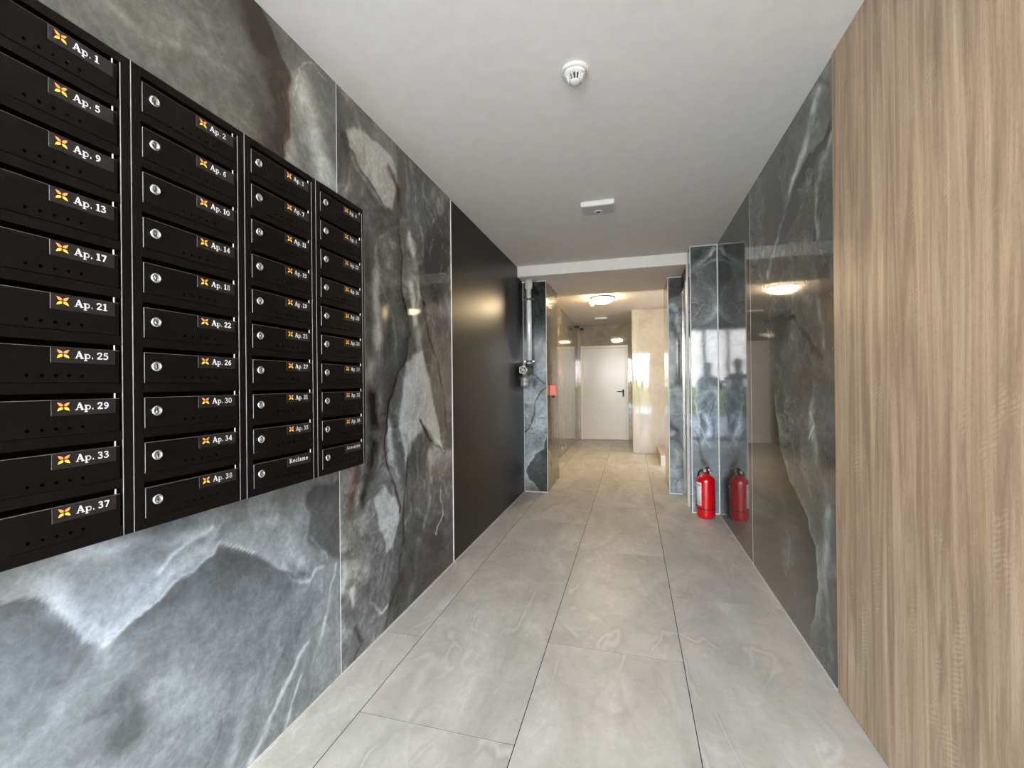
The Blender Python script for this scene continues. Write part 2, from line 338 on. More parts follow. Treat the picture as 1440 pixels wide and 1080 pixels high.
  ('line',[(-2.667,0.59),(-2.539,0.404),(-2.599,0.234)],0.05,0.04,0.08,0),
 ],
 'R2': [
  ('line',[(-4.089,2.543),(-3.992,2.153),(-3.788,1.934)],0.12,0.05,-0.2,0),
  ('line',[(-3.767,2.376),(-3.682,2.076),(-3.512,1.826)],0.1,0.08,0.15,0),
  ('line',[(-3.293,2.221),(-3.251,1.873),(-3.357,1.6)],0.08,0.08,-0.1,0),
 ],
 'PR': [
  ('line',[(0.537,2.247),(0.618,2.347),(0.692,2.407),(0.736,2.469)],0.02,0.02,0.3,0),
  ('line',[(0.655,2.317),(0.716,2.352),(0.777,2.373)],0.015,0.02,0.2,0),
  ('line',[(0.541,1.967),(0.621,1.949),(0.67,1.926)],0.004,0.004,0.25,0),
  ('line',[(0.564,1.832),(0.62,1.895),(0.664,1.959)],0.004,0.004,0.3,0),
  ('line',[(0.711,1.798),(0.772,1.894)],0.03,0.03,0.2,0),
  ('line',[(0.544,2.34),(0.626,2.466)],0.05,0.05,-0.15,0),
  ('line',[(0.566,0.767),(0.596,0.661),(0.619,0.542),(0.655,0.451)],0.008,0.012,-0.4,0.4),
  ('line',[(0.674,0.445),(0.656,0.478)],0.02,0.02,-0.3,0.7),
  ('line',[(0.552,1.206),(0.612,1.073),(0.705,1.172),(0.765,1.073)],0.03,0.03,0.2,0),
  ('line',[(0.611,0.94),(0.701,0.809),(0.639,0.642)],0.02,0.02,0.25,0),
  ('line',[(0.734,1.073),(0.684,0.875),(0.718,0.678)],0.006,0.006,-0.15,0),
  ('line',[(0.557,1.073),(0.61,0.808),(0.7,0.611)],0.006,0.006,0.3,0),
  ('line',[(0.575,0.408),(0.605,0.277)],0.03,0.03,0.1,0),
 ],
 'PF': [
  ('line',[(-0.902,1.204),(-0.967,1.156),(-1.025,1.109),(-1.059,1.012),(-1.077,0.867),(-1.119,0.762),(-1.186,0.663)],0.007,0.007,-0.5,0.3),
  ('line',[(-1.136,0.721),(-1.186,0.663)],0.01,0.01,-0.1,0.9),
  ('line',[(-1.112,1.448),(-1.08,1.351),(-1.031,1.277),(-0.966,1.229),(-0.901,1.244)],0.007,0.007,-0.45,0.15),
  ('blob',[(-0.882,0.757),(-0.94,0.596),(-0.966,0.499),(-1.073,0.416),(-1.14,0.333),(-1.182,0.234),(-1.142,0.139),(-1.076,0.077),(-1.012,-0.016),(-0.89,-0.009)],0.006,-0.28,0),
  ('edge',[(-0.906,0.725),(-0.94,0.596),(-0.966,0.499),(-1.073,0.416),(-1.14,0.333),(-1.182,0.234),(-1.142,0.139),(-1.076,0.077),(-1.011,0.0)],0.03,-1,0.2,0),
  ('line',[(-1.107,0.269),(-1.034,0.192),(-0.927,0.261)],0.01,0.01,0.2,0),
  ('line',[(-1.166,1.02),(-1.1,1.012)],0.01,0.01,0.25,0),
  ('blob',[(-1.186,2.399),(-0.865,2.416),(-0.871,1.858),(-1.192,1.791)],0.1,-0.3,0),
  ('line',[(-1.122,1.303),(-1.065,1.222)],0.03,0.03,-0.15,0),
 ],
 'PC': [
  ('blob',[(0.381,2.422),(0.579,2.406),(0.577,2.197),(0.379,2.187)],0.06,-0.22,0),
  ('line',[(0.422,2.082),(0.48,1.985),(0.5,1.79)],0.03,0.02,0.25,0),
  ('line',[(0.435,1.87),(0.463,1.713)],0.03,0.03,-0.25,0),
  ('line',[(0.402,0.753),(0.475,0.692)],0.03,0.02,-0.4,0),
  ('line',[(0.421,1.207),(0.455,0.894)],0.03,0.03,-0.15,0),
  ('line',[(0.436,0.426),(0.462,0.115)],0.06,0.06,0.15,0),
 ],
}


M_marble = marble_mat('polished_dark_marble', .045, 1.54, .10, fine=.12)
M_beige = marble_mat('polished_beige_marble', .05, 1.5, .05, wavy=.0013)
M_trim = mat('pale_metal_trim', lin(226, 226, 224), .4, 0)
M_caulk = mat('pale_caulk', lin(200, 196, 188), .6, noise=.08, nscale=60)
M_plaster = mat('wall_plaster', lin(190, 186, 180), .8, noise=.03, nscale=20)
M_ceil = mat('ceiling_plaster', lin(224, 218, 213), .85, noise=.03, nscale=14, bump=.25, bscale=90)
M_satin = mat('black_satin_panel', lin(13, 12, 11), .34, 0.0, 1.42, spec=.32, noise=.2, nscale=2.2)
M_grout = mat('floor_grout', lin(52, 49, 45), .9)

# ---------------------------------------------------------------- floor
def floor_mat():
    m = mat('beige_stone_tile', rough=.4, ior=1.45); nt = m.node_tree; b = nt.nodes['Principled BSDF']; N = nt.nodes.new; K = nt.links.new
    t = N('ShaderNodeTexCoord'); oi = N('ShaderNodeObjectInfo')
    add = N('ShaderNodeVectorMath'); sc = N('ShaderNodeVectorMath'); sc.operation = 'SCALE'; sc.inputs[0].default_value = (37, 23, 11)
    K(oi.outputs['Random'], sc.inputs['Scale']); K(t.outputs['Object'], add.inputs[0]); K(sc.outputs[0], add.inputs[1])
    def noise(scale, det=6, rough=.55, dist=0., src=add):
        n = N('ShaderNodeTexNoise'); n.inputs['Scale'].default_value = scale; n.inputs['Detail'].default_value = det
        n.inputs['Roughness'].default_value = rough; n.inputs['Distortion'].default_value = dist; K(src.outputs[0], n.inputs['Vector']); return n
    mpv = N('ShaderNodeMapping'); mpv.inputs['Rotation'].default_value = (0, 0, math.radians(38)); mpv.inputs['Scale'].default_value = (1.9, .75, 1); K(add.outputs[0], mpv.inputs['Vector'])
    n1 = noise(2.0, 7, .62, .8, mpv); n2 = noise(1.7, 3, .45, .5, mpv); n3 = noise(30, 6, .72); n4 = noise(2.4, 3, .5, .8, mpv); n5 = noise(3.0, 2, .5); n6 = noise(8, 6, .7, .5)
    r1 = N('ShaderNodeValToRGB'); e = r1.color_ramp.elements
    e[0].position = .32; e[0].color = lin(166, 161, 151); e[1].position = .68; e[1].color = lin(200, 195, 185)
    K(n1.outputs['Fac'], r1.inputs[0])
    def ridge(n, width, to, mask, lo, hi):
        s = N('ShaderNodeMath'); s.operation = 'SUBTRACT'; s.inputs[1].default_value = .5; K(n.outputs['Fac'], s.inputs[0])
        a = N('ShaderNodeMath'); a.operation = 'ABSOLUTE'; K(s.outputs[0], a.inputs[0])
        mr = N('ShaderNodeMapRange'); mr.interpolation_type = 'SMOOTHSTEP'; mr.inputs['From Max'].default_value = width; mr.inputs['To Min'].default_value = to; mr.inputs['To Max'].default_value = 0
        K(a.outputs[0], mr.inputs['Value'])
        mk = N('ShaderNodeMapRange'); mk.interpolation_type = 'SMOOTHSTEP'; mk.inputs['From Min'].default_value = lo; mk.inputs['From Max'].default_value = hi; K(mask.outputs['Fac'], mk.inputs['Value'])
        m_ = N('ShaderNodeMath'); m_.operation = 'MULTIPLY'; K(mr.outputs[0], m_.inputs[0]); K(mk.outputs[0], m_.inputs[1]); return m_
    dk = ridge(n2, .060, .42, n5, .40, .60); mxd = N('ShaderNodeMixRGB'); mxd.inputs[2].default_value = lin(150, 144, 133); K(dk.outputs[0], mxd.inputs[0]); K(r1.outputs[0], mxd.inputs[1])
    v = ridge(n2, .022, .42, n5, .42, .62); mx = N('ShaderNodeMixRGB'); mx.inputs[2].default_value = lin(222, 218, 209); K(v.outputs[0], mx.inputs[0]); K(mxd.outputs[0], mx.inputs[1])
    v2 = ridge(n4, .030, .26, n1, .46, .62); mx2 = N('ShaderNodeMixRGB'); mx2.inputs[2].default_value = lin(220, 217, 208); K(v2.outputs[0], mx2.inputs[0]); K(mx.outputs[0], mx2.inputs[1])
    prev = mx2
    for n_, lo_, hi_ in ((n3, .92, 1.07), (n6, .93, 1.06)):
        h = N('ShaderNodeMapRange'); h.inputs['From Min'].default_value = .3; h.inputs['From Max'].default_value = .7; h.inputs['To Min'].default_value = lo_; h.inputs['To Max'].default_value = hi_
        K(n_.outputs['Fac'], h.inputs['Value'])
        f = N('ShaderNodeVectorMath'); f.operation = 'SCALE'; K(prev.outputs[0], f.inputs[0]); K(h.outputs[0], f.inputs['Scale']); prev = f
    K(prev.outputs[0], b.inputs['Base Color'])
    rr = N('ShaderNodeMapRange'); rr.inputs['To Min'].default_value = .34; rr.inputs['To Max'].default_value = .46; K(n3.outputs['Fac'], rr.inputs['Value']); K(rr.outputs[0], b.inputs['Roughness'])
    return m
M_floor = floor_mat()
floor = link('floor', nbox(XL-.15, 2.2, YG-.1, 9.9, -.05, -.0009), M_grout); tag(floor, kind='structure')
TW, TL = .598, 1.2
XC = [-.995-TW, -.995, -.395, .2035, .2035+TW, .2035+2*TW]
off = [.725, 1.424, 2.031, 2.641, 1.40]
for c in range(5):
    x0, x1 = XC[c]+.0018, XC[c+1]-.0018
    x0 = max(x0, XL+.001)
    y = off[c]-TL*4
    while y < 9.72:
        a, b_ = max(y+.0014, YG), min(y+TL-.0014, 9.714); y += TL
        if b_-a < .05: continue
        X1 = x1
        if c == 3 and b_ <= 5.0: X1 = min(x1, XR-.001)
        if c == 4:
            a = max(a, 5.72)
            if b_-a < .05: continue
        link('floor_tile', nbox(x0, X1, a, b_, -.004-.006, 0), M_floor, floor)

# ---------------------------------------------------------------- ceiling
ceiling = link('ceiling', nbox(XL-.15, 2.2, YG-.1, 9.9, ZC, ZC+.12), M_ceil); tag(ceiling, kind='structure')
link('lowered_beam', nbox(XL+.001, 1.5, 4.60, 5.76, 2.384, ZC+.01), M_ceil, ceiling)

# ---------------------------------------------------------------- left wall
wall_left = link('wall_left', nbox(XL-.15, XL-.018, YG-.1, 4.845, 0, ZC), M_plaster); tag(wall_left, kind='structure')
LU, LV = (0, 1, 0), (0, 0, 1)
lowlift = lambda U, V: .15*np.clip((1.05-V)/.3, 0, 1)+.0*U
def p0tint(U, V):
    k = np.clip((1.1-V)/.4, 0, 1)[..., None]; return np.array([1.02, 1.0, .95])*(1-k)+np.array([.93, 1.0, 1.09])*k  # bluish daylight on the lower slab put into the marble colour
COOL = (.93, 1.0, 1.08)
S1, S2, S3 = 1.584, 2.788, 4.844
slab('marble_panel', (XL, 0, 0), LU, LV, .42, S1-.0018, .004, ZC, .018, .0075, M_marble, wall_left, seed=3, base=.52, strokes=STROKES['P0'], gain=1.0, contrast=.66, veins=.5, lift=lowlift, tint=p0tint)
slab('marble_panel', (XL, 0, 0), LU, LV, S1+.0018, S2-.004, .004, ZC, .018, .0075, M_marble, wall_left, seed=11, base=.44, strokes=STROKES['P1'], gain=1.6, contrast=1.35, streak=.6, veins=.9)
slab('marble_panel', (XL, 0, 0), LU, LV, YG, .416, .004, ZC, .018, .02, M_marble, wall_left, seed=5, base=.5, contrast=1)
link('black_panel', nbox(XL-.018, XL+.001, S2+.002, S3, .006, ZC-.004, bevel=.001), M_satin, wall_left)
link('joint_strip', nbox(XL-.01, XL+.0006, S1-.0018, S1+.0018, 0, ZC), M_trim, wall_left)
link('joint_strip', nbox(XL-.01, XL+.004, S2-.0045, S2+.0035, 0, ZC), M_trim, wall_left)
t1 = link('trim_1', nbox(XL, XL+.008, YG, S3, 0, .006), M_caulk); tag(t1, kind='structure')

# pillar at the end of the black panel, with the pipe in front of it
PX = -.925
wall_pillar = link('wall_pillar_left', nbox(XL-.15, PX-.018, 4.863, 5.63, 0, 2.384), M_plaster); tag(wall_pillar, kind='structure')
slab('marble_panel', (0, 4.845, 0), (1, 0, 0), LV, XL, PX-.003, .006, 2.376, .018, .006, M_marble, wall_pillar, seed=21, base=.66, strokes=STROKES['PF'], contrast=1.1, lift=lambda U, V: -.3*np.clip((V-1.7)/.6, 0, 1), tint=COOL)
link('joint_strip', nbox(XL, XL+.004, 4.841, 4.846, 0, 2.376), M_trim, wall_pillar)
slab('marble_panel', (PX, 0, 0), LU, LV, 4.848, 5.63, .006, 2.384, .018, .02, M_beige, wall_pillar, seed=31, base=.16, warm=True)
link('corner_strip', nbox(PX-.004, PX+.001, 4.843, 4.848, 0, 2.384), M_trim, wall_pillar)
link('ledge_strip', nbox(-1.03, PX, 4.838, 4.846, 2.374, 2.384), M_trim, wall_pillar)
link('skirting_strip', nbox(XL, PX, 4.836, 4.845, 0, .008), M_caulk, wall_pillar)
# hall beyond
XB = -1.155
wall_hall = link('wall_hall_left', nbox(XB-.15, XB-.018, 5.60, 9.9, 0, ZC), M_plaster); tag(wall_hall, kind='structure')
for i, (a, b_) in enumerate([(5.6, 6.83), (6.832, 8.03), (8.032, 9.718)]):
    slab('marble_panel', (XB, 0, 0), LU, LV, a, b_, .006, ZC, .018, .03, M_beige, wall_hall, seed=41+i, base=.24, warm=True, streak=.4)
# far wall and its door
DX0, DX1, DZ = -1.045, -.128, 1.995
wall_far = link('wall_far', nbox(XB-.15, 1.6, 9.735, 9.9, 0, ZC), M_plaster); tag(wall_far, kind='structure')
slab('marble_panel', (0, 9.717, 0), (1, 0, 0), LV, XB, DX0-.045, .006, ZC, .018, .03, M_beige, wall_far, seed=51, base=.38, warm=True)
slab('marble_panel', (0, 9.717, 0), (1, 0, 0), LV, DX0-.043, DX1+.045, DZ+.05, ZC, .018, .03, M_beige, wall_far, seed=52, base=.38, warm=True)
slab('marble_panel', (0, 9.717, 0), (1, 0, 0), LV, DX1+.047, 1.5, .006, ZC, .018, .03, M_beige, wall_far, seed=53, base=.38, warm=True)
M_door = mat('white_enamel_door', lin(226, 226, 224), .2, 0, 1.5, noise=.02, nscale=3, bump=.5, bscale=5)
M_blackpl = mat('black_plastic', lin(22, 22, 22), .4)
bm = bmesh.new(); box(bm, DX0-.045, DX0, 9.700, 9.735, 0, DZ+.05, .003); box(bm, DX1, DX1+.045, 9.700, 9.735, 0, DZ+.05, .003); box(bm, DX0, DX1, 9.700, 9.735, DZ, DZ+.05, .003)
door = link('door_1', bm, M_door); tag(door, kind='structure')
bm = nbox(DX0+.004, DX1-.004, 9.706, 9.74, .006, DZ-.004, .002); link('door_leaf', bm, M_door, door)
bm = bmesh.new(); box(bm, -.205, -.168, 9.696, 9.707, .93, 1.09, .004); tube(bm, [(-.187, 9.70, 1.045), (-.187, 9.655, 1.045), (-.20, 9.65, 1.045), (-.315, 9.65, 1.045)], .010)
link('door_handle', bm, M_blackpl, door, True)
bm = nbox(-.196, -.178, 9.690, 9.697, .945, .968, .002); link('keyhole', bm, mat('steel', lin(150, 150, 150), .3, 1), door)

# ---------------------------------------------------------------- right wall: marble, wood panel, pier, lift, column, stairwell
RU = (0, -1, 0)                                   # u runs towards the camera (u = -Y)
wall_right = link('wall_right', nbox(XR+.018, XR+.15, YG-.1, 4.42, 0, ZC), M_plaster); tag(wall_right, kind='structure')
slab('marble_panel', (XR, 0, 0), RU, LV, -3.249, -1.99, .004, ZC, .018, .0075, M_marble, wall_right, seed=61, base=.36, strokes=STROKES['R1'], gain=1.5, contrast=1.25, streak=.7, veins=.7, tint=(.95, 1.0, 1.0))
slab('marble_panel', (XR, 0, 0), RU, LV, -4.40, -3.253, .004, ZC, .018, .012, M_marble, wall_right, seed=65, base=.32, strokes=STROKES['R2'], contrast=1.2, tint=(.95, 1.0, 1.0))
link('joint_strip', nbox(XR-.0005, XR+.01, 3.2495, 3.2525, 0, ZC), M_trim, wall_right)
t2 = link('trim_2', nbox(XR-.006, XR, 1.99, 4.40, 0, .006), M_caulk); tag(t2, kind='structure')
def wood_mat():
    m = mat('light_oak_laminate', rough=.42, ior=1.45); nt = m.node_tree; b = nt.nodes['Principled BSDF']; N = nt.nodes.new; K = nt.links.new
    t = N('ShaderNodeTexCoord')
    def nz(scale3, det, rough=.6, dist=0., typ=None):
        mp = N('ShaderNodeMapping'); mp.inputs['Scale'].default_value = scale3; K(t.outputs['Object'], mp.inputs['Vector'])
        n = N('ShaderNodeTexNoise'); n.inputs['Scale'].default_value = 1; n.inputs['Detail'].default_value = det; n.inputs['Roughness'].default_value = rough; n.inputs['Distortion'].default_value = dist
        K(mp.outputs[0], n.inputs['Vector']); return n
    a = nz((4, 17, .8), 6, .66, 1.1); s = nz((8, 70, 2.6), 6, .7, .8); p = nz((60, 260, 60), 3, .6); g = nz((4, 5, 1.0), 3); pink = nz((3, 2.2, .9), 2)
    r = N('ShaderNodeValToRGB'); e = r.color_ramp.elements
    e[0].position = .30; e[0].color = lin(136, 114, 94); e[1].position = .66; e[1].color = lin(200, 178, 152)
    k = e.new(.44); k.color = lin(160, 137, 113); k = e.new(.54); k.color = lin(181, 157, 131)
    K(a.outputs['Fac'], r.inputs[0])
    def scale(prev, n, lo, hi, f0=.3, f1=.7):
        h = N('ShaderNodeMapRange'); h.inputs['From Min'].default_value = f0; h.inputs['From Max'].default_value = f1; h.inputs['To Min'].default_value = lo; h.inputs['To Max'].default_value = hi
        K(n.outputs['Fac'], h.inputs['Value']); v = N('ShaderNodeVectorMath'); v.operation = 'SCALE'; K(prev.outputs[0], v.inputs[0]); K(h.outputs[0], v.inputs['Scale']); return v
    v = scale(r, s, .90, 1.09); v = scale(v, g, .88, 1.08); v = scale(v, p, .84, 1.06, .25, .5)
    # ripple figure: fine slanted light bars only in patches
    w = N('ShaderNodeTexWave'); w.wave_type = 'BANDS'; w.bands_direction = 'Z'; w.inputs['Scale'].default_value = 26; w.inputs['Distortion'].default_value = 5; w.inputs['Detail'].default_value = 2; w.inputs['Detail Scale'].default_value = 1.6
    mp = N('ShaderNodeMapping'); mp.inputs['Rotation'].default_value = (math.radians(28), 0, 0); K(t.outputs['Object'], mp.inputs['Vector']); K(mp.outputs[0], w.inputs['Vector'])
    pm = nz((3, 13, 4.5), 3); mk = N('ShaderNodeMapRange'); mk.inputs['From Min'].default_value = .57; mk.inputs['From Max'].default_value = .68; mk.inputs['To Max'].default_value = .38
    K(pm.outputs['Fac'], mk.inputs['Value']); mm = N('ShaderNodeMath'); mm.operation = 'MULTIPLY'; K(w.outputs['Fac'], mm.inputs[0]); K(mk.outputs[0], mm.inputs[1])
    mx = N('ShaderNodeMixRGB'); mx.inputs[2].default_value = lin(214, 196, 170); K(mm.outputs[0], mx.inputs[0]); K(v.outputs[0], mx.inputs[1])
    mp2 = N('ShaderNodeMapRange'); mp2.inputs['From Min'].default_value = .42; mp2.inputs['From Max'].default_value = .62; mp2.inputs['To Max'].default_value = .35; K(pink.outputs['Fac'], mp2.inputs['Value'])
    mx3 = N('ShaderNodeMixRGB'); mx3.blend_type = 'MULTIPLY'; mx3.inputs[2].default_value = (1.0, .90, .86, 1); K(mp2.outputs[0], mx3.inputs[0]); K(mx.outputs[0], mx3.inputs[1])
    K(mx3.outputs[0], b.inputs['Base Color'])
    return m
wood = link('wood_panel', nbox(XR-.005, XR+.018, YG, 1.987, .003, ZC-.001, bevel=.0012), wood_mat(), wall_right)

# pier beside the lift
QX = .533
pier = link('wall_pier_right', nbox(QX+.018, 1.2, 4.418, 4.60, 0, ZC), M_plaster); tag(pier, kind='structure')
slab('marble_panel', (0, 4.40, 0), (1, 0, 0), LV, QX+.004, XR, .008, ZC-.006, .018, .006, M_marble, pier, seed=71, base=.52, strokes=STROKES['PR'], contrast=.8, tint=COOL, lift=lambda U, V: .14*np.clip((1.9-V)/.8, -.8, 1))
slab('marble_panel', (QX, 0, 0), (0, -1, 0), LV, -4.60, -4.404, .008, ZC-.004, .018, .02, M_marble, pier, seed=73, base=.3)
bm = bmesh.new(); box(bm, QX-.003, QX+.004, 4.397, 4.404, 0, ZC-.004); box(bm, QX, XR, 4.397, 4.404, ZC-.008, ZC-.001); box(bm, XR-.006, XR, 4.396, 4.402, 0, ZC-.008); box(bm, QX, XR, 4.393, 4.40, 0, .008)
link('corner_strip', bm, M_trim, pier)
# column after the lift
KX = .388
column = link('wall_column_right', nbox(KX+.018, 1.2, 5.118, 5.76, 0, 2.384), M_plaster); tag(column, kind='structure')
slab('marble_panel', (0, 5.10, 0), (1, 0, 0), LV, KX+.004, .70, .008, 2.378, .018, .008, M_marble, column, seed=81, base=.66, strokes=STROKES['PC'], contrast=1.1, tint=COOL)
slab('marble_panel', (KX, 0, 0), (0, -1, 0), LV, -5.76, -5.104, .008, 2.384, .018, .02, M_beige, column, seed=83, base=.28, warm=True)
bm = bmesh.new(); box(bm, KX-.003, KX+.004, 5.097, 5.104, 0, 2.378); box(bm, KX, .53, 5.096, 5.10, 2.372, 2.380); box(bm, KX, .53, 5.094, 5.10, 0, .008)
link('corner_strip', bm, M_trim, column)
# lift landing door between pier and column
M_steel = mat('brushed_steel', lin(150, 148, 145), .22, 1.0, noise=.06, nscale=8)
M_white = mat('white_paint', lin(228, 228, 226), .35)
bm = bmesh.new(); box(bm, .520, .60, 4.69, 4.735, 0, 2.235, .003); box(bm, .527, .60, 5.085, 5.10, 0, 2.235, .002); box(bm, .527, .60, 4.735, 5.085, 2.205, 2.235, .002)
door2 = link('door_2', bm, M_steel); tag(door2, kind='structure')
link('door_jamb', nbox(.525, .60, 4.60, 4.652, 0, 2.384, .002), M_trim, door2)
link('door_jamb', nbox(.522, .60, 4.665, 4.688, 0, 2.235, .002), M_white, door2)
link('door_leaf', nbox(.538, .56, 4.737, 4.908, .006, 2.203, .002), M_steel, door2)
link('door_leaf', nbox(.541, .563, 4.912, 5.083, .006, 2.203, .002), M_steel, door2)
link('door_lintel', nbox(.530, .60, 4.652, 5.10, 2.236, 2.384), M_satin, door2)
# stairwell side
YP = 7.90
wall_stair = link('wall_stair', nbox(.0, 1.55, YP+.018, YP+.16, 0, ZC), M_plaster); tag(wall_stair, kind='structure')
slab('marble_panel', (0, YP, 0), (1, 0, 0), LV, .011, .108, .008, ZC, .018, .02, M_beige, wall_stair, seed=91, base=.50, warm=True, contrast=.5)
slab('marble_panel', (0, YP, 0), (1, 0, 0), LV, .112, 1.5, .008, ZC, .018, .02, M_beige, wall_stair, seed=93, base=.48, warm=True, contrast=.6)
slab('marble_panel', (.011, 0, 0), (0, -1, 0), LV, -(YP+.16), -(YP+.002), .008, ZC, .018, .03, M_beige, wall_stair, seed=95, base=.36, warm=True)
link('wall_back_right', nbox(.0, .15, YP+.16, 9.735, 0, ZC), M_plaster)['kind'] = 'structure'
link('wall_stair_side', nbox(1.5, 1.6, 5.6, YP+.1, 0, ZC), M_plaster)['kind'] = 'structure'
stair = tag(empty('staircase', (.4, 6.77, 0)), 'beige stone stair steps rising to the right behind the marble column', 'stairs')
M_step = mat('beige_step_stone', lin(176, 158, 128), .3, noise=.08, nscale=9)
M_stepend = mat('pale_step_end', lin(200, 196, 190), .4, noise=.06, nscale=20)
def child(name, bm, m, par, smooth=False):
    o = link(name, bm, m, par, smooth); o.matrix_parent_inverse = Matrix.Translation(par.location).inverted(); return o
for i in range(4):
    x = .392+.28*i
    child('step', nbox(x, 1.49, 6.775, YP-.001, .155*i, .155*(i+1), .003), M_step, stair)
    child('step_end', nbox(x+.002, 1.49, 6.765, 6.775, .155*i+.002, .155*(i+1)-.002, .001), M_stepend, stair)

# ---------------------------------------------------------------- glazed entrance behind the camera
M_alu = mat('dark_aluminium', lin(70, 72, 74), .35, .6)
M_glass = bpy.data.materials.new('clear_glass'); M_glass.use_nodes = True
nt = M_glass.node_tree; nt.nodes.clear(); o_ = nt.nodes.new('ShaderNodeOutputMaterial'); tr = nt.nodes.new('ShaderNodeBsdfTransparent'); gl = nt.nodes.new('ShaderNodeBsdfGlossy'); mx_ = nt.nodes.new('ShaderNodeMixShader')
tr.inputs[0].default_value = (.96, .96, .96, 1); gl.inputs['Roughness'].default_value = .02; mx_.inputs[0].default_value = .06
nt.links.new(tr.outputs[0], mx_.inputs[1]); nt.links.new(gl.outputs[0], mx_.inputs[2]); nt.links.new(mx_.outputs[0], o_.inputs[0])
bm = bmesh.new()
for a, b_ in ((XL, -1.12), (-.44, -.38), (.02, .09), (.70, XR)): box(bm, a, b_, YG-.05, YG, 0, 2.34, .003)
box(bm, XL, XR, YG-.05, YG, 2.33, ZC, .003); box(bm, XL, XR, YG-.05, YG, 0, .07, .003)
win = link('window_1', bm, M_alu); tag(win, kind='structure')
for a, b_ in ((-1.12, -.44), (-.38, .02), (.09, .70)):
    link('glass_pane', nbox(a, b_, YG-.03, YG-.024, .07, 2.33), M_glass, win)
M_pave = mat('outdoor_paving', lin(176, 178, 180), .8, noise=.1, nscale=3)
out = link('outdoor_paving', nbox(-14, 14, -16, YG-.06, -.12, -.02), M_pave); tag(out, kind='structure')

hb = bmesh.new(); bmesh.ops.create_grid(hb, x_segments=120, y_segments=14, size=1)
rs_ = np.random.RandomState(4)
for v in hb.verts:
    x_, t_ = v.co.x*9, (v.co.y+1)/2; a_ = math.pi*t_
    v.co = Vector((x_+rs_.uniform(-.05, .05), -9.5+.55*math.cos(a_)*-1+rs_.uniform(-.08, .08), 1.05*math.sin(a_)**.5+rs_.uniform(-.07, .07) if 0 < t_ < 1 else -.02))
hedge = link('hedge', hb, mat('hedge_leaves', lin(112, 124, 52), .8, noise=.35, nscale=12)); tag(hedge, 'clipped green hedge outside beyond the entrance paving', 'hedge', None, 'stuff')

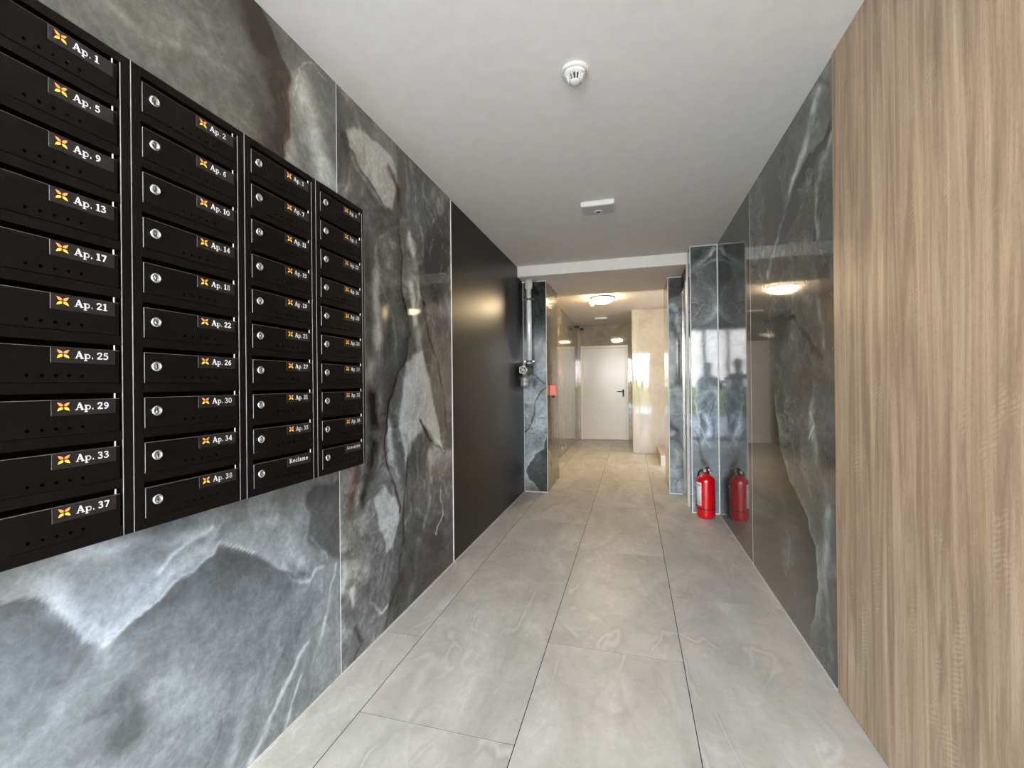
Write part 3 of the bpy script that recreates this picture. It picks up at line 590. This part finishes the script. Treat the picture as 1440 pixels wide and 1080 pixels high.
# ---------------------------------------------------------------- lettering and emblem strokes (unit = cap height)
def arc(cx, cy, rx, ry, a0=0, a1=360, n=14):
    return [(cx+rx*math.cos(math.radians(a0+(a1-a0)*i/n)), cy+ry*math.sin(math.radians(a0+(a1-a0)*i/n))) for i in range(n+1)]
GL = {
 'A': (.98, [([(.13, 0), (.45, 1)], .09), ([(.45, .98), (.80, 0)], .21), ([(.26, .33), (.66, .33)], .08), ([(0, .04), (.29, .04)], .08), ([(.60, .04), (.99, .04)], .08)]),
 'p': (.82, [([(.2, .66), (.2, -.32)], .18), ([(.03, -.30), (.40, -.30)], .08), ([(.03, .62), (.2, .64)], .08), (arc(.44, .33, .23, .29, 150, -150), .14)]),
 '.': (.38, [([(.15, .10), (.17, .10)], .21)]),
 ' ': (.26, []),
 '0': (.78, [(arc(.38, .49, .27, .43), .15)]),
 '1': (.62, [([(.33, .97), (.33, 0)], .19), ([(.10, .84), (.33, .93)], .09), ([(.08, .04), (.58, .04)], .08)]),
 '2': (.74, [([(.12, .72), (.2, .88), (.38, .94), (.56, .86), (.58, .68), (.46, .48), (.28, .26), (.12, .10)], .14), ([(.10, .075), (.66, .075)], .15)]),
 '3': (.72, [([(.12, .84), (.3, .94), (.5, .86), (.52, .69), (.30, .53), (.53, .42), (.57, .22), (.42, .06), (.2, .06), (.1, .18)], .14)]),
 '4': (.76, [([(.50, .95), (.50, 0)], .18), ([(.50, .95), (.08, .30)], .09), ([(.05, .29), (.70, .29)], .11), ([(.33, .04), (.67, .04)], .07)]),
 '5': (.72, [([(.58, .90), (.20, .90)], .14), ([(.20, .90), (.16, .55)], .10), ([(.16, .54), (.36, .61), (.55, .50), (.58, .25), (.42, .06), (.2, .06), (.1, .15)], .14)]),
 '6': (.74, [([(.56, .90), (.34, .84), (.17, .6), (.15, .32), (.26, .09), (.46, .07), (.58, .28), (.48, .52), (.3, .54), (.17, .4)], .14)]),
 '7': (.70, [([(.10, .87), (.62, .87)], .16), ([(.60, .87), (.30, 0)], .16)]),
 '8': (.76, [(arc(.37, .71, .18, .20), .13), (arc(.37, .27, .23, .22), .13)]),
 '9': (.74, [([(.18, .06), (.40, .12), (.57, .36), (.59, .64), (.48, .87), (.28, .89), (.16, .68), (.26, .44), (.44, .42), (.57, .56)], .14)]),
 'R': (.86, [([(.2, 1), (.2, 0)], .19), ([(.2, .94), (.48, .94), (.60, .75), (.48, .55), (.2, .52)], .12), ([(.42, .52), (.72, .02)], .17), ([(.02, .04), (.38, .04)], .08), ([(.02, .96), (.3, .96)], .08), ([(.62, .04), (.86, .04)], .08)]),
 'e': (.66, [([(.1, .36), (.54, .36)], .08), ([(.54, .36), (.48, .58), (.33, .64), (.14, .5), (.11, .28), (.22, .08), (.42, .06), (.56, .14)], .13)]),
 'c': (.64, [([(.54, .54), (.36, .64), (.16, .5), (.12, .3), (.2, .1), (.4, .06), (.55, .14)], .14)]),
 'l': (.42, [([(.2, 1), (.2, 0)], .17), ([(.04, .04), (.38, .04)], .08), ([(.05, .96), (.2, .96)], .08)]),
 'a': (.66, [([(.14, .56), (.30, .64), (.44, .54), (.44, .04)], .14), ([(.44, .38), (.2, .32), (.12, .17), (.22, .06), (.44, .15)], .12), ([(.44, .05), (.60, .05)], .08)]),
 'm': (1.0, [([(.18, .66), (.18, 0)], .16), ([(.18, .5), (.34, .63), (.48, .55), (.48, 0)], .15), ([(.48, .5), (.64, .63), (.78, .55), (.78, 0)], .15), ([(.03, .04), (.33, .04)], .08), ([(.63, .04), (.93, .04)], .08), ([(.03, .62), (.18, .64)], .08)]),
 's': (.58, [([(.46, .54), (.27, .63), (.14, .52), (.28, .36), (.44, .2), (.32, .06), (.1, .11)], .13)]),
 'o': (.70, [(arc(.35, .34, .22, .27), .14)]),
 'i': (.42, [([(.2, .66), (.2, 0)], .17), ([(.19, .88), (.21, .88)], .2), ([(.04, .04), (.38, .04)], .08), ([(.05, .63), (.2, .63)], .08)]),
 'ț': (.52, [([(.22, .9), (.22, .14), (.32, .05), (.46, .1)], .15), ([(.04, .63), (.46, .63)], .09), ([(.25, -.12), (.18, -.32)], .12)]),
}
def lettering(text, h, sx, y0, z0, x):
    """flat white print in the y-z plane"""
    bm = bmesh.new(); pen = 0
    for ch in text:
        adv, strokes = GL[ch]
        for pts, w in strokes:
            P = [((pen+a)*h*sx+y0, b*h+z0) for a, b in pts]; hw = w*h*.58
            for (ax, ay), (bx, by) in zip(P, P[1:]):
                d = math.hypot(bx-ax, by-ay)+1e-9; nx, ny = -(by-ay)/d*hw, (bx-ax)/d*hw
                ex, ey = (bx-ax)/d*hw*.35, (by-ay)/d*hw*.35
                q = [(ax+nx-ex, ay+ny-ey), (ax-nx-ex, ay-ny-ey), (bx-nx+ex, by-ny+ey), (bx+nx+ex, by+ny+ey)]
                bm.faces.new([bm.verts.new((x, a, b)) for a, b in q])
        pen += adv
    bmesh.ops.recalc_face_normals(bm, faces=bm.faces[:])
    return bm

# ---------------------------------------------------------------- mailbox columns
M_box = mat('black_powder_coat', lin(14, 11, 10), .45, 0, 1.22, noise=.10, nscale=30, bump=.10, bscale=900)
M_cav = mat('mailbox_inside', lin(10, 10, 10), .8)
M_plate = mat('name_plate_plastic', lin(28, 24, 26), .4)
M_chrome = mat('chrome_lock', lin(214, 218, 222), .16, 1.0)
M_key = mat('lock_core', lin(96, 104, 112), .3, 1.0)
M_print = mat('white_print', lin(250, 250, 250), .5)
M_org = mat('orange_print', lin(250, 148, 92), .5); M_yel = mat('yellow_print', lin(255, 214, 62), .5); M_red = mat('dark_red_print', lin(120, 22, 6), .5)
M_glint = mat('painted_door_glint', lin(120, 118, 114), .35, .3)  # lighter tone painting the edge highlight of the black doors
M_glintb = mat('painted_frame_glint', lin(176, 174, 170), .3, .3)  # pale tone painting the light caught by the black frame lips
M_cheek = mat('slot_edge_metal', lin(225, 226, 226), .35, .2)
XM = -1.0436; YK = [.4095, .696, .984, 1.271]; ZT = lambda r: 1.8985-.1003*r
def body_mesh(last):
    bm = bmesh.new(); W = .2805 if last else .2862
    box(bm, -.149, -.06, 0, W, .905, 1.930)
    box(bm, -.06, 0, 0, .0215, .905, 1.930, .0008); box(bm, -.06, 0, .2665, W, .905, 1.930, .0008)
    box(bm, -.06, -.0002, .0215, .2665, 1.9105, 1.930)
    for r in range(10):
        lo = ZT(r)-.0885 if r < 9 else .905
        box(bm, -.06, -.0002, .0215, .2665, lo, ZT(r)-.0688)
    return bm
def to_mesh(name, bm, m):
    me = bpy.data.meshes.new(name); bm.to_mesh(me); bm.free(); me.materials.append(m); return me
body_me = [to_mesh('cabinet_body', body_mesh(False), M_box), to_mesh('cabinet_body', body_mesh(True), M_box)]
# door front with five real round vent holes, cut once and shared by all doors
tmp = link('door_blank', nbox(-.012, .0018, .0224, .2595, -.068, 0, bevel=.0009, seg=2), M_box)
cut = bmesh.new()
for k in range(5): lathe(cut, [(.0033, -.05), (.0033, .05)], 'X', 16, (0, .1135+.0205*k, -.0545))
cuto = link('cutter', cut, M_cav)
md = tmp.modifiers.new('holes', 'BOOLEAN'); md.operation = 'DIFFERENCE'; md.object = cuto; md.solver = 'EXACT'
bpy.context.view_layer.update()
door_me = bpy.data.meshes.new_from_object(tmp.evaluated_get(bpy.context.evaluated_depsgraph_get())); door_me.name = 'mailbox_door'
door_me.materials.clear(); door_me.materials.append(M_box)
door_me.materials.append(M_glint)
for p in door_me.polygons: p.material_index = 1 if (p.center.y < .0240 and p.normal.y < -.3 and p.center.x > -.002) or (p.normal.z > .3 and p.center.x > .0008 and p.center.z > -.002) else 0  # left and top door edges get the painted highlight
bpy.data.objects.remove(tmp); bpy.data.objects.remove(cuto)
lock_me = to_mesh('lock', lathe(bmesh.new(), [(.0112, .0012), (.0118, .003), (.0112, .0058), (.0085, .0072), (.0078, .0072), (.0074, .0056), (.0005, .0054)], 'X', 28, (0, .0472, -.0305)), M_chrome)
for p in lock_me.polygons: p.use_smooth = True
bm = nbox(.0054, .0062, .0462, .0482, -.0355, -.0255); core_me = to_mesh('keyway', bm, M_key)
plate_me = to_mesh('name_plate', nbox(.0016, .0029, .1462, .2516, -.0300, -.0004, bevel=.0005), M_plate)
cheek_me = to_mesh('slot_edge', nbox(-.003, -.0004, .2522, .2536, .0004, .0106), M_cheek)
def emblem_mesh():
    bm = bmesh.new(); top = [(-1, .98), (-.50, .82), (-.13, .52), (-.12, .12), (-.55, .10), (-.76, .36)]
    low = [(-1.0, -.96), (-.76, -.30), (-.45, -.12), (-.12, -.14), (-.13, -.58), (-.5, -.78)]
    cy, cz, s = .1648, -.0130, .0098
    for sgn in (1, -1):
        for k, P in enumerate((top, low)):
            Q = [(cy+sgn*a*s, cz+b*s*.86) for a, b in P]
            f = bm.faces.new([bm.verts.new((.00312, a, b)) for a, b in Q]); f.material_index = k
    hl = [(-.2, .28), (-.06, .5), (.06, .5), (.2, .28), (.08, 0), (.2, -.3), (.06, -.45), (-.06, -.45), (-.2, -.3), (-.08, 0)]
    f = bm.faces.new([bm.verts.new((.00306, cy+a*s, cz+b*s)) for a, b in hl]); f.material_index = 2
    bmesh.ops.recalc_face_normals(bm, faces=bm.faces[:]); 
    for f in bm.faces:
        if f.normal.x < 0: f.normal_flip()
    me = bpy.data.meshes.new('emblem'); bm.to_mesh(me); bm.free()
    for m in (M_org, M_yel, M_red): me.materials.append(m)
    return me
emb_me = emblem_mesh()
clabels = ['black metal mailbox column nearest the camera, plates Ap. 1 to Ap. 37', 'black metal mailbox column second from the left, plates Ap. 2 to Ap. 38',
           'black metal mailbox column third from the left, with the Reclame box at the bottom', 'narrowest-looking black mailbox column beside the marble joint, with the Asociație box']
for c in range(4):
    t = tag(empty('mailbox_column', (XM, YK[c], 0)), clabels[c], 'mailboxes', 'black mailbox columns on the left wall')
    link('cabinet_body', body_me[c == 3], None, t)
    W_ = .2805 if c == 3 else .2862
    bm = bmesh.new(); box(bm, -.001, .0006, .2662, .2672, .9055, 1.9105); box(bm, -.001, .0006, .0002, .0012, .9055, 1.9295)
    if c == 3: box(bm, -.001, .0004, W_-.0008, W_, .9055, 1.9295)
    link('edge_glint_strip', bm, M_glintb, t)  # thin added strips that paint the specular lines along the frame edges
    for r in range(10):
        n = 4*r+c+1
        text = f'Ap. {n}' if n < 39 else ('Reclame' if n == 39 else 'Asociație')
        d = link('mailbox_door', door_me, None, t); d.location = (0, 0, ZT(r)); d['label'] = f'black mailbox door with plate reading {text}'
        link('lock', lock_me, None, d); link('keyway', core_me, None, d); link('name_plate', plate_me, None, d); link('slot_edge', cheek_me, None, d)
        if n < 39:
            link('emblem', emb_me, None, d)
            link('lettering', lettering(text, .0136, 1.07, .1830, -.0204, .00312), M_print, d)
        elif n == 39: link('lettering', lettering(text, .0128, 1.30, .1545, -.0190, .00312), M_print, d)
        else: link('lettering', lettering(text, .0118, 1.30, .1530, -.0180, .00312), M_print, d)

# ---------------------------------------------------------------- fire extinguisher
EX, EY = .633, 4.277
M_redp = mat('red_gloss_paint', lin(205, 6, 22), .18, 0, 1.5, coat=.6)
M_dred = mat('dark_red_plastic', lin(96, 10, 16), .35)
M_rubber = mat('black_rubber', lin(18, 18, 18), .5)
M_label = mat('white_label', lin(226, 230, 238), .4, noise=.05, nscale=60)
ext = tag(empty('fire_extinguisher', (EX, EY, 0)), 'red fire extinguisher standing on the floor before the marble pier', 'fire extinguisher')
link('cylinder', lathe(bmesh.new(), [(.064, .0), (.068, .003), (.0765, .022), (.077, .035), (.077, .325), (.0755, .342), (.068, .360), (.052, .374), (.030, .383), (.026, .390), (.019, .395)], 'Z', 48), M_redp, ext, True)
link('base_band', lathe(bmesh.new(), [(.077, .083), (.0784, .084), (.0784, .091), (.077, .092)], 'Z', 48, closed=False), M_rubber, ext, True)
bm = bmesh.new(); R_ = .0776; A0, A1 = math.radians(-212), math.radians(-127); K_ = 16
g = [[bm.verts.new((rr*math.cos(A0+(A1-A0)*i/K_), rr*math.sin(A0+(A1-A0)*i/K_), z)) for i in range(K_+1)] for rr, z in ((R_, .115), (R_, .322))]
for i in range(K_): bm.faces.new((g[0][i], g[0][i+1], g[1][i+1], g[1][i]))
lab = link('instruction_label', bm, M_label, ext, True); sm = lab.modifiers.new('t', 'SOLIDIFY'); sm.thickness = .0006; sm.offset = 1
# small printed blocks on the label
bm = bmesh.new()
def patch(bm, a0, a1, z0, z1, rr=.0786):
    v = [[bm.verts.new((rr*math.cos(math.radians(a0+(a1-a0)*i/4)), rr*math.sin(math.radians(a0+(a1-a0)*i/4)), z)) for i in range(5)] for z in (z0, z1)]
    for i in range(4): bm.faces.new((v[0][i], v[0][i+1], v[1][i+1], v[1][i]))
patch(bm, -160, -134, .288, .306)
link('label_print', bm, mat('green_print', lin(150, 196, 170), .5), ext)
bm = bmesh.new(); lathe(bm, [(.017, .392), (.017, .412), (.021, .414), (.021, .432), (.014, .434), (.012, .446)], 'Z', 20)
link('valve', bm, mat('valve_metal', lin(190, 186, 176), .3, 1), ext, True)
bm = bmesh.new()                                   # carrying handle and squeeze lever, pointing to the camera's right
tube(bm, [(.002, .01, .436), (.012, -.02, .452), (.012, -.055, .458), (.010, -.085, .450)], [.010, .011, .010, .007])
link('lever', bm, M_dred, ext, True)
bm = bmesh.new(); tube(bm, [(.0, .0, .420), (.010, -.03, .424), (.012, -.06, .420), (.010, -.09, .408)], [.010, .010, .009, .007])
link('carry_handle', bm, M_dred, ext, True)
bm = bmesh.new(); lathe(bm, [(.003, -.030), (.011, -.030), (.011, -.022), (.004, -.020)], 'Y', 20, (-.012, 0, .424))
link('pressure_gauge', bm, M_white, ext, True)
bm = bmesh.new(); tube(bm, [(-.02+.0, -.03, .428)]+[( .032+.014*math.cos(a), -.03, .425+.014*math.sin(a)) for a in [math.radians(20*k) for k in range(19)]], .0022, 8)
link('safety_pin_ring', bm, M_chrome, ext, True)
bm = bmesh.new(); tube(bm, [(-.015, .008, .418), (-.036, .030, .418), (-.050, .056, .396), (-.056, .070, .35), (-.057, .070, .25), (-.060, .066, .15)], .0075, 12)
link('hose', bm, M_rubber, ext, True)
bm = bmesh.new(); lathe(bm, [(.008, .155), (.011, .14), (.013, .085), (.011, .084)], 'Z', 16, (-.064, .062, 0))
link('nozzle', bm, M_rubber, ext, True)

# ---------------------------------------------------------------- standpipe with angle valve
M_galv = mat('galvanised_steel', lin(236, 238, 240), .24, .2, noise=.12, nscale=30)
M_olive = mat('olive_fitting', lin(92, 100, 84), .4, .3, noise=.15, nscale=30)
M_alum = mat('cast_aluminium', lin(226, 226, 224), .32, .3); M_cast = mat('grey_casting', lin(120, 122, 118), .4, .3, noise=.15, nscale=40)
PXp, PYp = -1.107, 4.775
sp_ = tag(empty('standpipe', (PXp, PYp, 1.2)), 'galvanised vertical standpipe with handwheel valve before the left pillar', 'pipe')
def pp(name, bm, m, smooth=True, par=None):
    o = link(name, bm, m, par or sp_, smooth); return o
Z0 = -1.2
pp('pipe', lathe(bmesh.new(), [(.030, 1.40+Z0), (.030, 2.384+Z0)], 'Z', 28), M_galv)
pp('ceiling_sleeve', lathe(bmesh.new(), [(.033, 2.285+Z0), (.041, 2.30+Z0), (.043, 2.384+Z0)], 'Z', 28), mat('sleeve_plaster', lin(200, 200, 198), .7, noise=.1, nscale=40))
for z in (2.168, 1.475):
    bm = lathe(bmesh.new(), [(.031, z-.012+Z0), (.0345, z-.012+Z0), (.0345, z+.012+Z0), (.031, z+.012+Z0)], 'Z', 28, closed=False); box(bm, -.058, -.031, -.004, .004, z-.011+Z0, z+.011+Z0); box(bm, .031, .058, -.004, .004, z-.011+Z0, z+.011+Z0)
    box(bm, -.006, .006, .031, .069, z-.008+Z0, z+.008+Z0)
    cl = pp('pipe_clamp', bm, M_olive, False)
    for s in (-1, 1): link('clamp_bolt', lathe(bmesh.new(), [(.0095, -.014), (.0095, -.004), (.0095, .004), (.0045, .006)], 'Y', 6, (s*.047, 0, z+Z0)), M_chrome, cl)
bm = tube(bmesh.new(), [(0, 0, 1.445+Z0), (0, 0, 1.40+Z0), (-.002, -.012, 1.378+Z0), (-.006, -.035, 1.366+Z0), (-.012, -.07, 1.366+Z0)], [.042, .047, .048, .046, .040], 22)
pp('elbow', bm, M_olive)
bm = lathe(bmesh.new(), [(.034, -.17), (.040, -.15), (.040, -.115), (.036, -.10), (.044, -.085), (.044, -.065)], 'Y', 24, (-.014, 0, 1.366+Z0))
pp('valve_body', bm, M_cast)
bm = lathe(bmesh.new(), [(.030, 1.330+Z0), (.030, 1.300+Z0), (.044, 1.296+Z0), (.046, 1.262+Z0), (.041, 1.256+Z0), (.047, 1.250+Z0), (.046, 1.205+Z0), (.036, 1.192+Z0)], 'Z', 28, (-.024, -.135, 0))
pp('outlet_cap', bm, mat('cap_aluminium', lin(168, 170, 168), .3, .5))
bm = bmesh.new()                                   # handwheel: lobed rim with five spokes
wx_, wy_, wz_ = -.020, -.225, 1.374+Z0
rim = [(wx_+(.040+.005*math.cos(5*a))*math.cos(a), wy_, wz_+(.040+.005*math.cos(5*a))*math.sin(a)) for a in [2*math.pi*k/40 for k in range(40)]]
tube(bm, rim, .0055, 8, closed=True)
for k in range(5):
    a = 2*math.pi*k/5; tube(bm, [(wx_, wy_, wz_), (wx_+.043*math.cos(a), wy_, wz_+.043*math.sin(a))], .0042, 8)
lathe(bm, [(.013, -.010), (.013, .008), (.006, .012)], 'Y', 16, (wx_, wy_, wz_)); tube(bm, [(wx_, wy_, wz_), (wx_+.003, -.165, wz_-.004)], .008, 10)
pp('handwheel', bm, M_alum)

# ---------------------------------------------------------------- orange sounder box on the side of the pillar
M_orange = mat('orange_plastic', lin(242, 132, 104), .4)
so = tag(empty('alarm_sounder', (-.9245, 5.04, 1.147)), 'small orange alarm box with black base on the pillar side', 'alarm box')
link('housing', nbox(0, .078, -.045, .045, -.062, .062, bevel=.008, seg=3), M_orange, so)
link('front_ridge', nbox(.024, .050, -.050, -.044, -.056, .056, bevel=.002), M_orange, so)
link('cable_gland', lathe(bmesh.new(), [(.013, -.090), (.016, -.086), (.016, -.062)], 'Z', 16, (.036, 0, 0)), M_rubber, so)

# ---------------------------------------------------------------- ceiling fittings
M_whpl = mat('white_plastic', lin(212, 210, 206), .4)
def smoke(loc, label):
    t = tag(empty('smoke_detector', loc), label, 'smoke detector')
    link('base', lathe(bmesh.new(), [(.052, 0), (.056, -.003), (.056, -.013), (.051, -.016)], 'Z', 40), M_whpl, t, False)
    link('housing', lathe(bmesh.new(), [(.047, -.016), (.044, -.022), (.038, -.026), (.030, -.027)], 'Z', 40), M_whpl, t, True)
    link('sensor_chamber', lathe(bmesh.new(), [(.026, -.026), (.020, -.050)], 'Z', 24), M_blackpl, t)
    for k in range(12):
        a = math.radians(30*k+15); bm = nbox(.0270, .0385, -.0019, .0019, -.0495, -.025)
        for v in bm.verts:
            if v.co.z < -.04: v.co.x -= .0095
        o = link('cage_rib', bm, M_whpl, t); o.rotation_euler = (0, 0, a)
    link('cap', lathe(bmesh.new(), [(.022, -.048), (.0245, -.050), (.023, -.053), (.010, -.055)], 'Z', 32), M_whpl, t, True)
    return t
smoke((-.212, 1.788, ZC), 'white round smoke detector on the near ceiling, nearest the camera')
smoke((-.600, 7.02, ZC), 'small white smoke detector on the far ceiling beside the lit lamp')
def luminaire(loc, w, d, h, label):
    t = tag(empty('emergency_light', loc), label, 'emergency light', 'square ceiling emergency lights')
    link('housing', nbox(-w/2, w/2, 0, d, -h, 0, bevel=.008, seg=3), M_whpl, t)
    link('diffuser', nbox(-w/2+.010, w/2-.010, .010, d-.008, -h-.002, -h+.004, bevel=.002), mat('grey_diffuser', lin(176, 174, 176), .35), t)
    s = link('sensor_ring', lathe(bmesh.new(), [(.020, -h-.002), (.030, -h-.004), (.030, -h-.009), (.022, -h-.012), (.018, -h-.008)], 'Z', 32, (.0, d*.62, 0), closed=False), M_whpl, t, True)
    link('sensor_lens', lathe(bmesh.new(), [(.019, -h-.001), (.017, -h-.008), (.006, -h-.012)], 'Z', 24, (.0, d*.62, 0)), M_blackpl, s, True)
    return t
l1 = luminaire((-.222, 3.095, ZC), .235, .175, .036, 'square white ceiling light box with a round sensor, nearer one'); l1.rotation_euler = (0, 0, .0)
luminaire((-.567, 8.56, ZC), .235, .175, .036, 'thin white ceiling light box near the far door, small in the photo')

M_lamp = mat('lamp_glass', lin(255, 226, 180), .4, emit=(1.0, .75, .44, 1), estr=LAMP)
lp = tag(empty('ceiling_lamp', (-.415, 6.62, ZC)), 'lit round ceiling lamp with glowing warm glass before the far door', 'lamp')
link('base_plate', lathe(bmesh.new(), [(.150, 0), (.172, -.004), (.172, -.018), (.160, -.022)], 'Z', 48), M_chrome, lp, True)
link('glass_dome', lathe(bmesh.new(), [(.157, -.022), (.155, -.038), (.135, -.062), (.095, -.080), (.045, -.088), (.004, -.090)], 'Z', 48), M_lamp, lp, True)
link('finial', lathe(bmesh.new(), [(.004, -.088), (.011, -.092), (.011, -.104), (.004, -.110)], 'Z', 16), M_chrome, lp, True)

cc = tag(empty('security_camera', (-1.115, 9.66, 2.435)), 'small white bullet security camera with black face in the far corner', 'camera')
def orient(o, d): o.rotation_mode = 'QUATERNION'; o.rotation_quaternion = Vector(d).to_track_quat('Y', 'Z')
bo = link('housing', lathe(bmesh.new(), [(.030, -.02), (.036, .0), (.036, .13), (.034, .133)], 'Y', 24), M_whpl, cc, True)
fc = link('lens_face', lathe(bmesh.new(), [(.033, .128), (.033, .139), (.010, .140)], 'Y', 24), M_blackpl, cc, True)
for o in (bo, fc): o.location = (.035, -.045, 0); orient(o, (.35, -1, -.25))
link('bracket', tube(bmesh.new(), [(-.035, .05, .05), (.0, .0, .035), (.035, -.05, .01)], .012, 10), M_blackpl, cc, True)
link('bracket_base', nbox(-.036, -.022, .0, .055, .02, .062, bevel=.003), M_blackpl, cc)

# ---------------------------------------------------------------- the two people behind the camera, mirrored in the polished pier
M_skin = mat('skin', lin(206, 160, 134), .5); M_hair = mat('dark_hair', lin(38, 30, 26), .6, noise=.2, nscale=80)
M_jacket = mat('dark_jacket', lin(44, 46, 54), .8, noise=.12, nscale=20); M_jeans = mat('blue_trousers', lin(58, 66, 84), .8, noise=.12, nscale=30)
M_shoe = mat('dark_shoes', lin(34, 32, 30), .5); M_eye = mat('eye', lin(30, 24, 20), .2); M_lip = mat('lips', lin(170, 104, 92), .5)
def skinned(name, V_, E_, rad, parent, mats, pick, sub=2):
    me = bpy.data.meshes.new(name); me.from_pydata(V_, E_, []); o = bpy.data.objects.new(name, me); COL.objects.link(o)
    sk = o.modifiers.new('skin', 'SKIN'); sk.use_smooth_shade = True
    for i, v in enumerate(me.skin_vertices[0].data): v.radius = (rad[i], rad[i]) if not isinstance(rad[i], tuple) else rad[i]; v.use_root = (i == 0)
    ss = o.modifiers.new('sub', 'SUBSURF'); ss.levels = sub; ss.render_levels = sub
    bpy.context.view_layer.update()
    m2 = bpy.data.meshes.new_from_object(o.evaluated_get(bpy.context.evaluated_depsgraph_get())); bpy.data.objects.remove(o)
    m2.name = name; m2.materials.clear()
    for m in mats: m2.materials.append(m)
    for p in m2.polygons: p.material_index = pick(p.center); p.use_smooth = True
    o = bpy.data.objects.new(name, m2); COL.objects.link(o); o.parent = parent; return o
def person(loc, rz, H_, hands, label, phone_at=None, shift=1.0):
    t = tag(empty('person', loc), label, 'person', None); t.rotation_euler = (0, 0, rz)
    k = H_/1.70
    V_ = []; E_ = []; rad = []
    def add(p, r, frm=None):
        V_.append((p[0]*k, p[1]*k, p[2]*k)); rad.append(tuple(q*k for q in r) if isinstance(r, tuple) else r*k)
        if frm is not None: E_.append((frm, len(V_)-1))
        return len(V_)-1
    pel = add((0, 0, .90), (.145, .105)); wa = add((0, .005, 1.04), (.125, .092), pel); ch = add((0, 0, 1.22), (.145, .105), wa); sh = add((0, -.01, 1.36), (.105, .075), ch)
    nk = add((0, .0, 1.46), .054, sh); h0 = add((0, .022, 1.53), .066, nk); h1 = add((0, .018, 1.60), (.074, .088), h0); h2 = add((0, .005, 1.655), .055, h1)
    fing = []
    for s, hd in ((-1, hands[0]), (1, hands[1])):
        hip = add((s*.09, 0, .84), .088, pel); kn = add((s*.105, .015, .48), .056, hip); an = add((s*.11, -.01, .10), .040, kn); he = add((s*.112, -.01, .045), .042, an); to = add((s*.12, .13, .032), .034, he)
        so_ = add((s*.165, -.01, 1.365), .062, sh)
        hx, hy, hz = hd
        ex, ey, ez = (s*.235+hx)/2+s*.07, (hy)/2-.04, (1.365+hz)/2-.13
        el = add((ex, ey, ez), .042, so_); wr = add((hx+(ex-hx)*.12, hy+(ey-hy)*.12, hz+(ez-hz)*.12), .027, el)
        d = Vector((hx-ex, hy-ey, hz-ez)).normalized(); pm = Vector((hx, hy, hz))+d*.03
        pa = add(tuple(pm), (.036, .022), wr)
        fing.append((s, d, pm))
    def pick(c):
        z = c.z/k
        if z < .085: return 3
        if z < .92 and abs(c.x) < .24*k: return 2
        if z > 1.425 and abs(c.x) < .13*k and abs(c.y) < .14*k: return 0
        for s, d, pm in fing:
            if (c/k-pm).length < .085: return 0
        return 1
    body = skinned('body', V_, E_, rad, t, [M_skin, M_jacket, M_jeans, M_shoe], pick)
    for s, d, pm in fing:                          # fingers as separate curled chains rooted in the palm
        side = d.cross(Vector((0, 0, 1))).normalized(); upv = side.cross(d).normalized(); inw = -side if s > 0 else side
        inw = Vector((-s, 0, 0)); inw = (inw-d*inw.dot(d)).normalized(); across = d.cross(inw).normalized()
        for q in range(4):
            b0 = pm+across*(.026-.0175*q)+d*.02; L_ = (.075, .082, .076, .060)[q]
            pts = [b0, b0+d*L_*.5, b0+d*L_*.82+inw*L_*.28, b0+d*L_*.88+inw*L_*.58]
            link('finger', tube(bmesh.new(), [tuple(p*k) for p in pts], [.0095*k, .009*k, .008*k, .006*k], 8), M_skin, body, True)
        b0 = pm+across*.024-d*.01; pts = [b0, b0+across*.022+inw*.014+d*.012, b0+across*.026+inw*.034+d*.035]
        link('thumb', tube(bmesh.new(), [tuple(p*k) for p in pts], [.012*k, .010*k, .008*k], 8), M_skin, body, True)
    hb = bmesh.new(); bmesh.ops.create_uvsphere(hb, u_segments=24, v_segments=16, radius=1)
    for v in hb.verts:
        v.co = Vector((v.co.x*.092, v.co.y*.108-.006, v.co.z*.105))
        if v.co.z < -.01 and v.co.y > 0: v.co.y *= .35
        if v.co.z < -.03: v.co.x *= .85
        v.co += Vector((0, 0, 1.628)); v.co *= k
    link('hair', hb, M_hair, t, True)
    for s in (-1, 1):
        e = bmesh.new(); bmesh.ops.create_uvsphere(e, u_segments=10, v_segments=8, radius=.011*k)
        for v in e.verts: v.co += Vector((s*.031*k, .101*k, 1.592*k))
        link('eye', e, M_eye, t, True)
        e = bmesh.new(); bmesh.ops.create_uvsphere(e, u_segments=10, v_segments=8, radius=1)
        for v in e.verts: v.co = Vector((v.co.x*.010+s*.080, v.co.y*.018+.008, v.co.z*.030+1.578))*k
        link('ear', e, M_skin, t, True)
    e = tube(bmesh.new(), [(0, .098*k, 1.590*k), (0, .116*k, 1.562*k), (0, .100*k, 1.553*k)], [.006*k, .012*k, .008*k], 8); link('nose', e, M_skin, t, True)
    e = tube(bmesh.new(), [(-.022*k, .086*k, 1.527*k), (0, .097*k, 1.525*k), (.022*k, .086*k, 1.527*k)], [.004*k, .007*k, .004*k], 8); link('mouth', e, M_lip, t, True)
    return t
person((.10, -.56, 0), 0, 1.60, ((-.165, .44, 1.25), (.0, .44, 1.25)), 'person with dark jacket holding a phone at chest height, mirrored beside the pier')
person((-.46, -.62, 0), 0, 1.66, ((-.17, .26, 1.36), (.17, .26, 1.36)), 'taller person with dark jacket and raised hands, mirrored in the right wall')
ph = link('phone', nbox(-.038+.0, .038, -.085, -.077, 1.14, 1.29, bevel=.003), M_blackpl); tag(ph, 'black phone held at chest height by the person with dark jacket', 'phone')
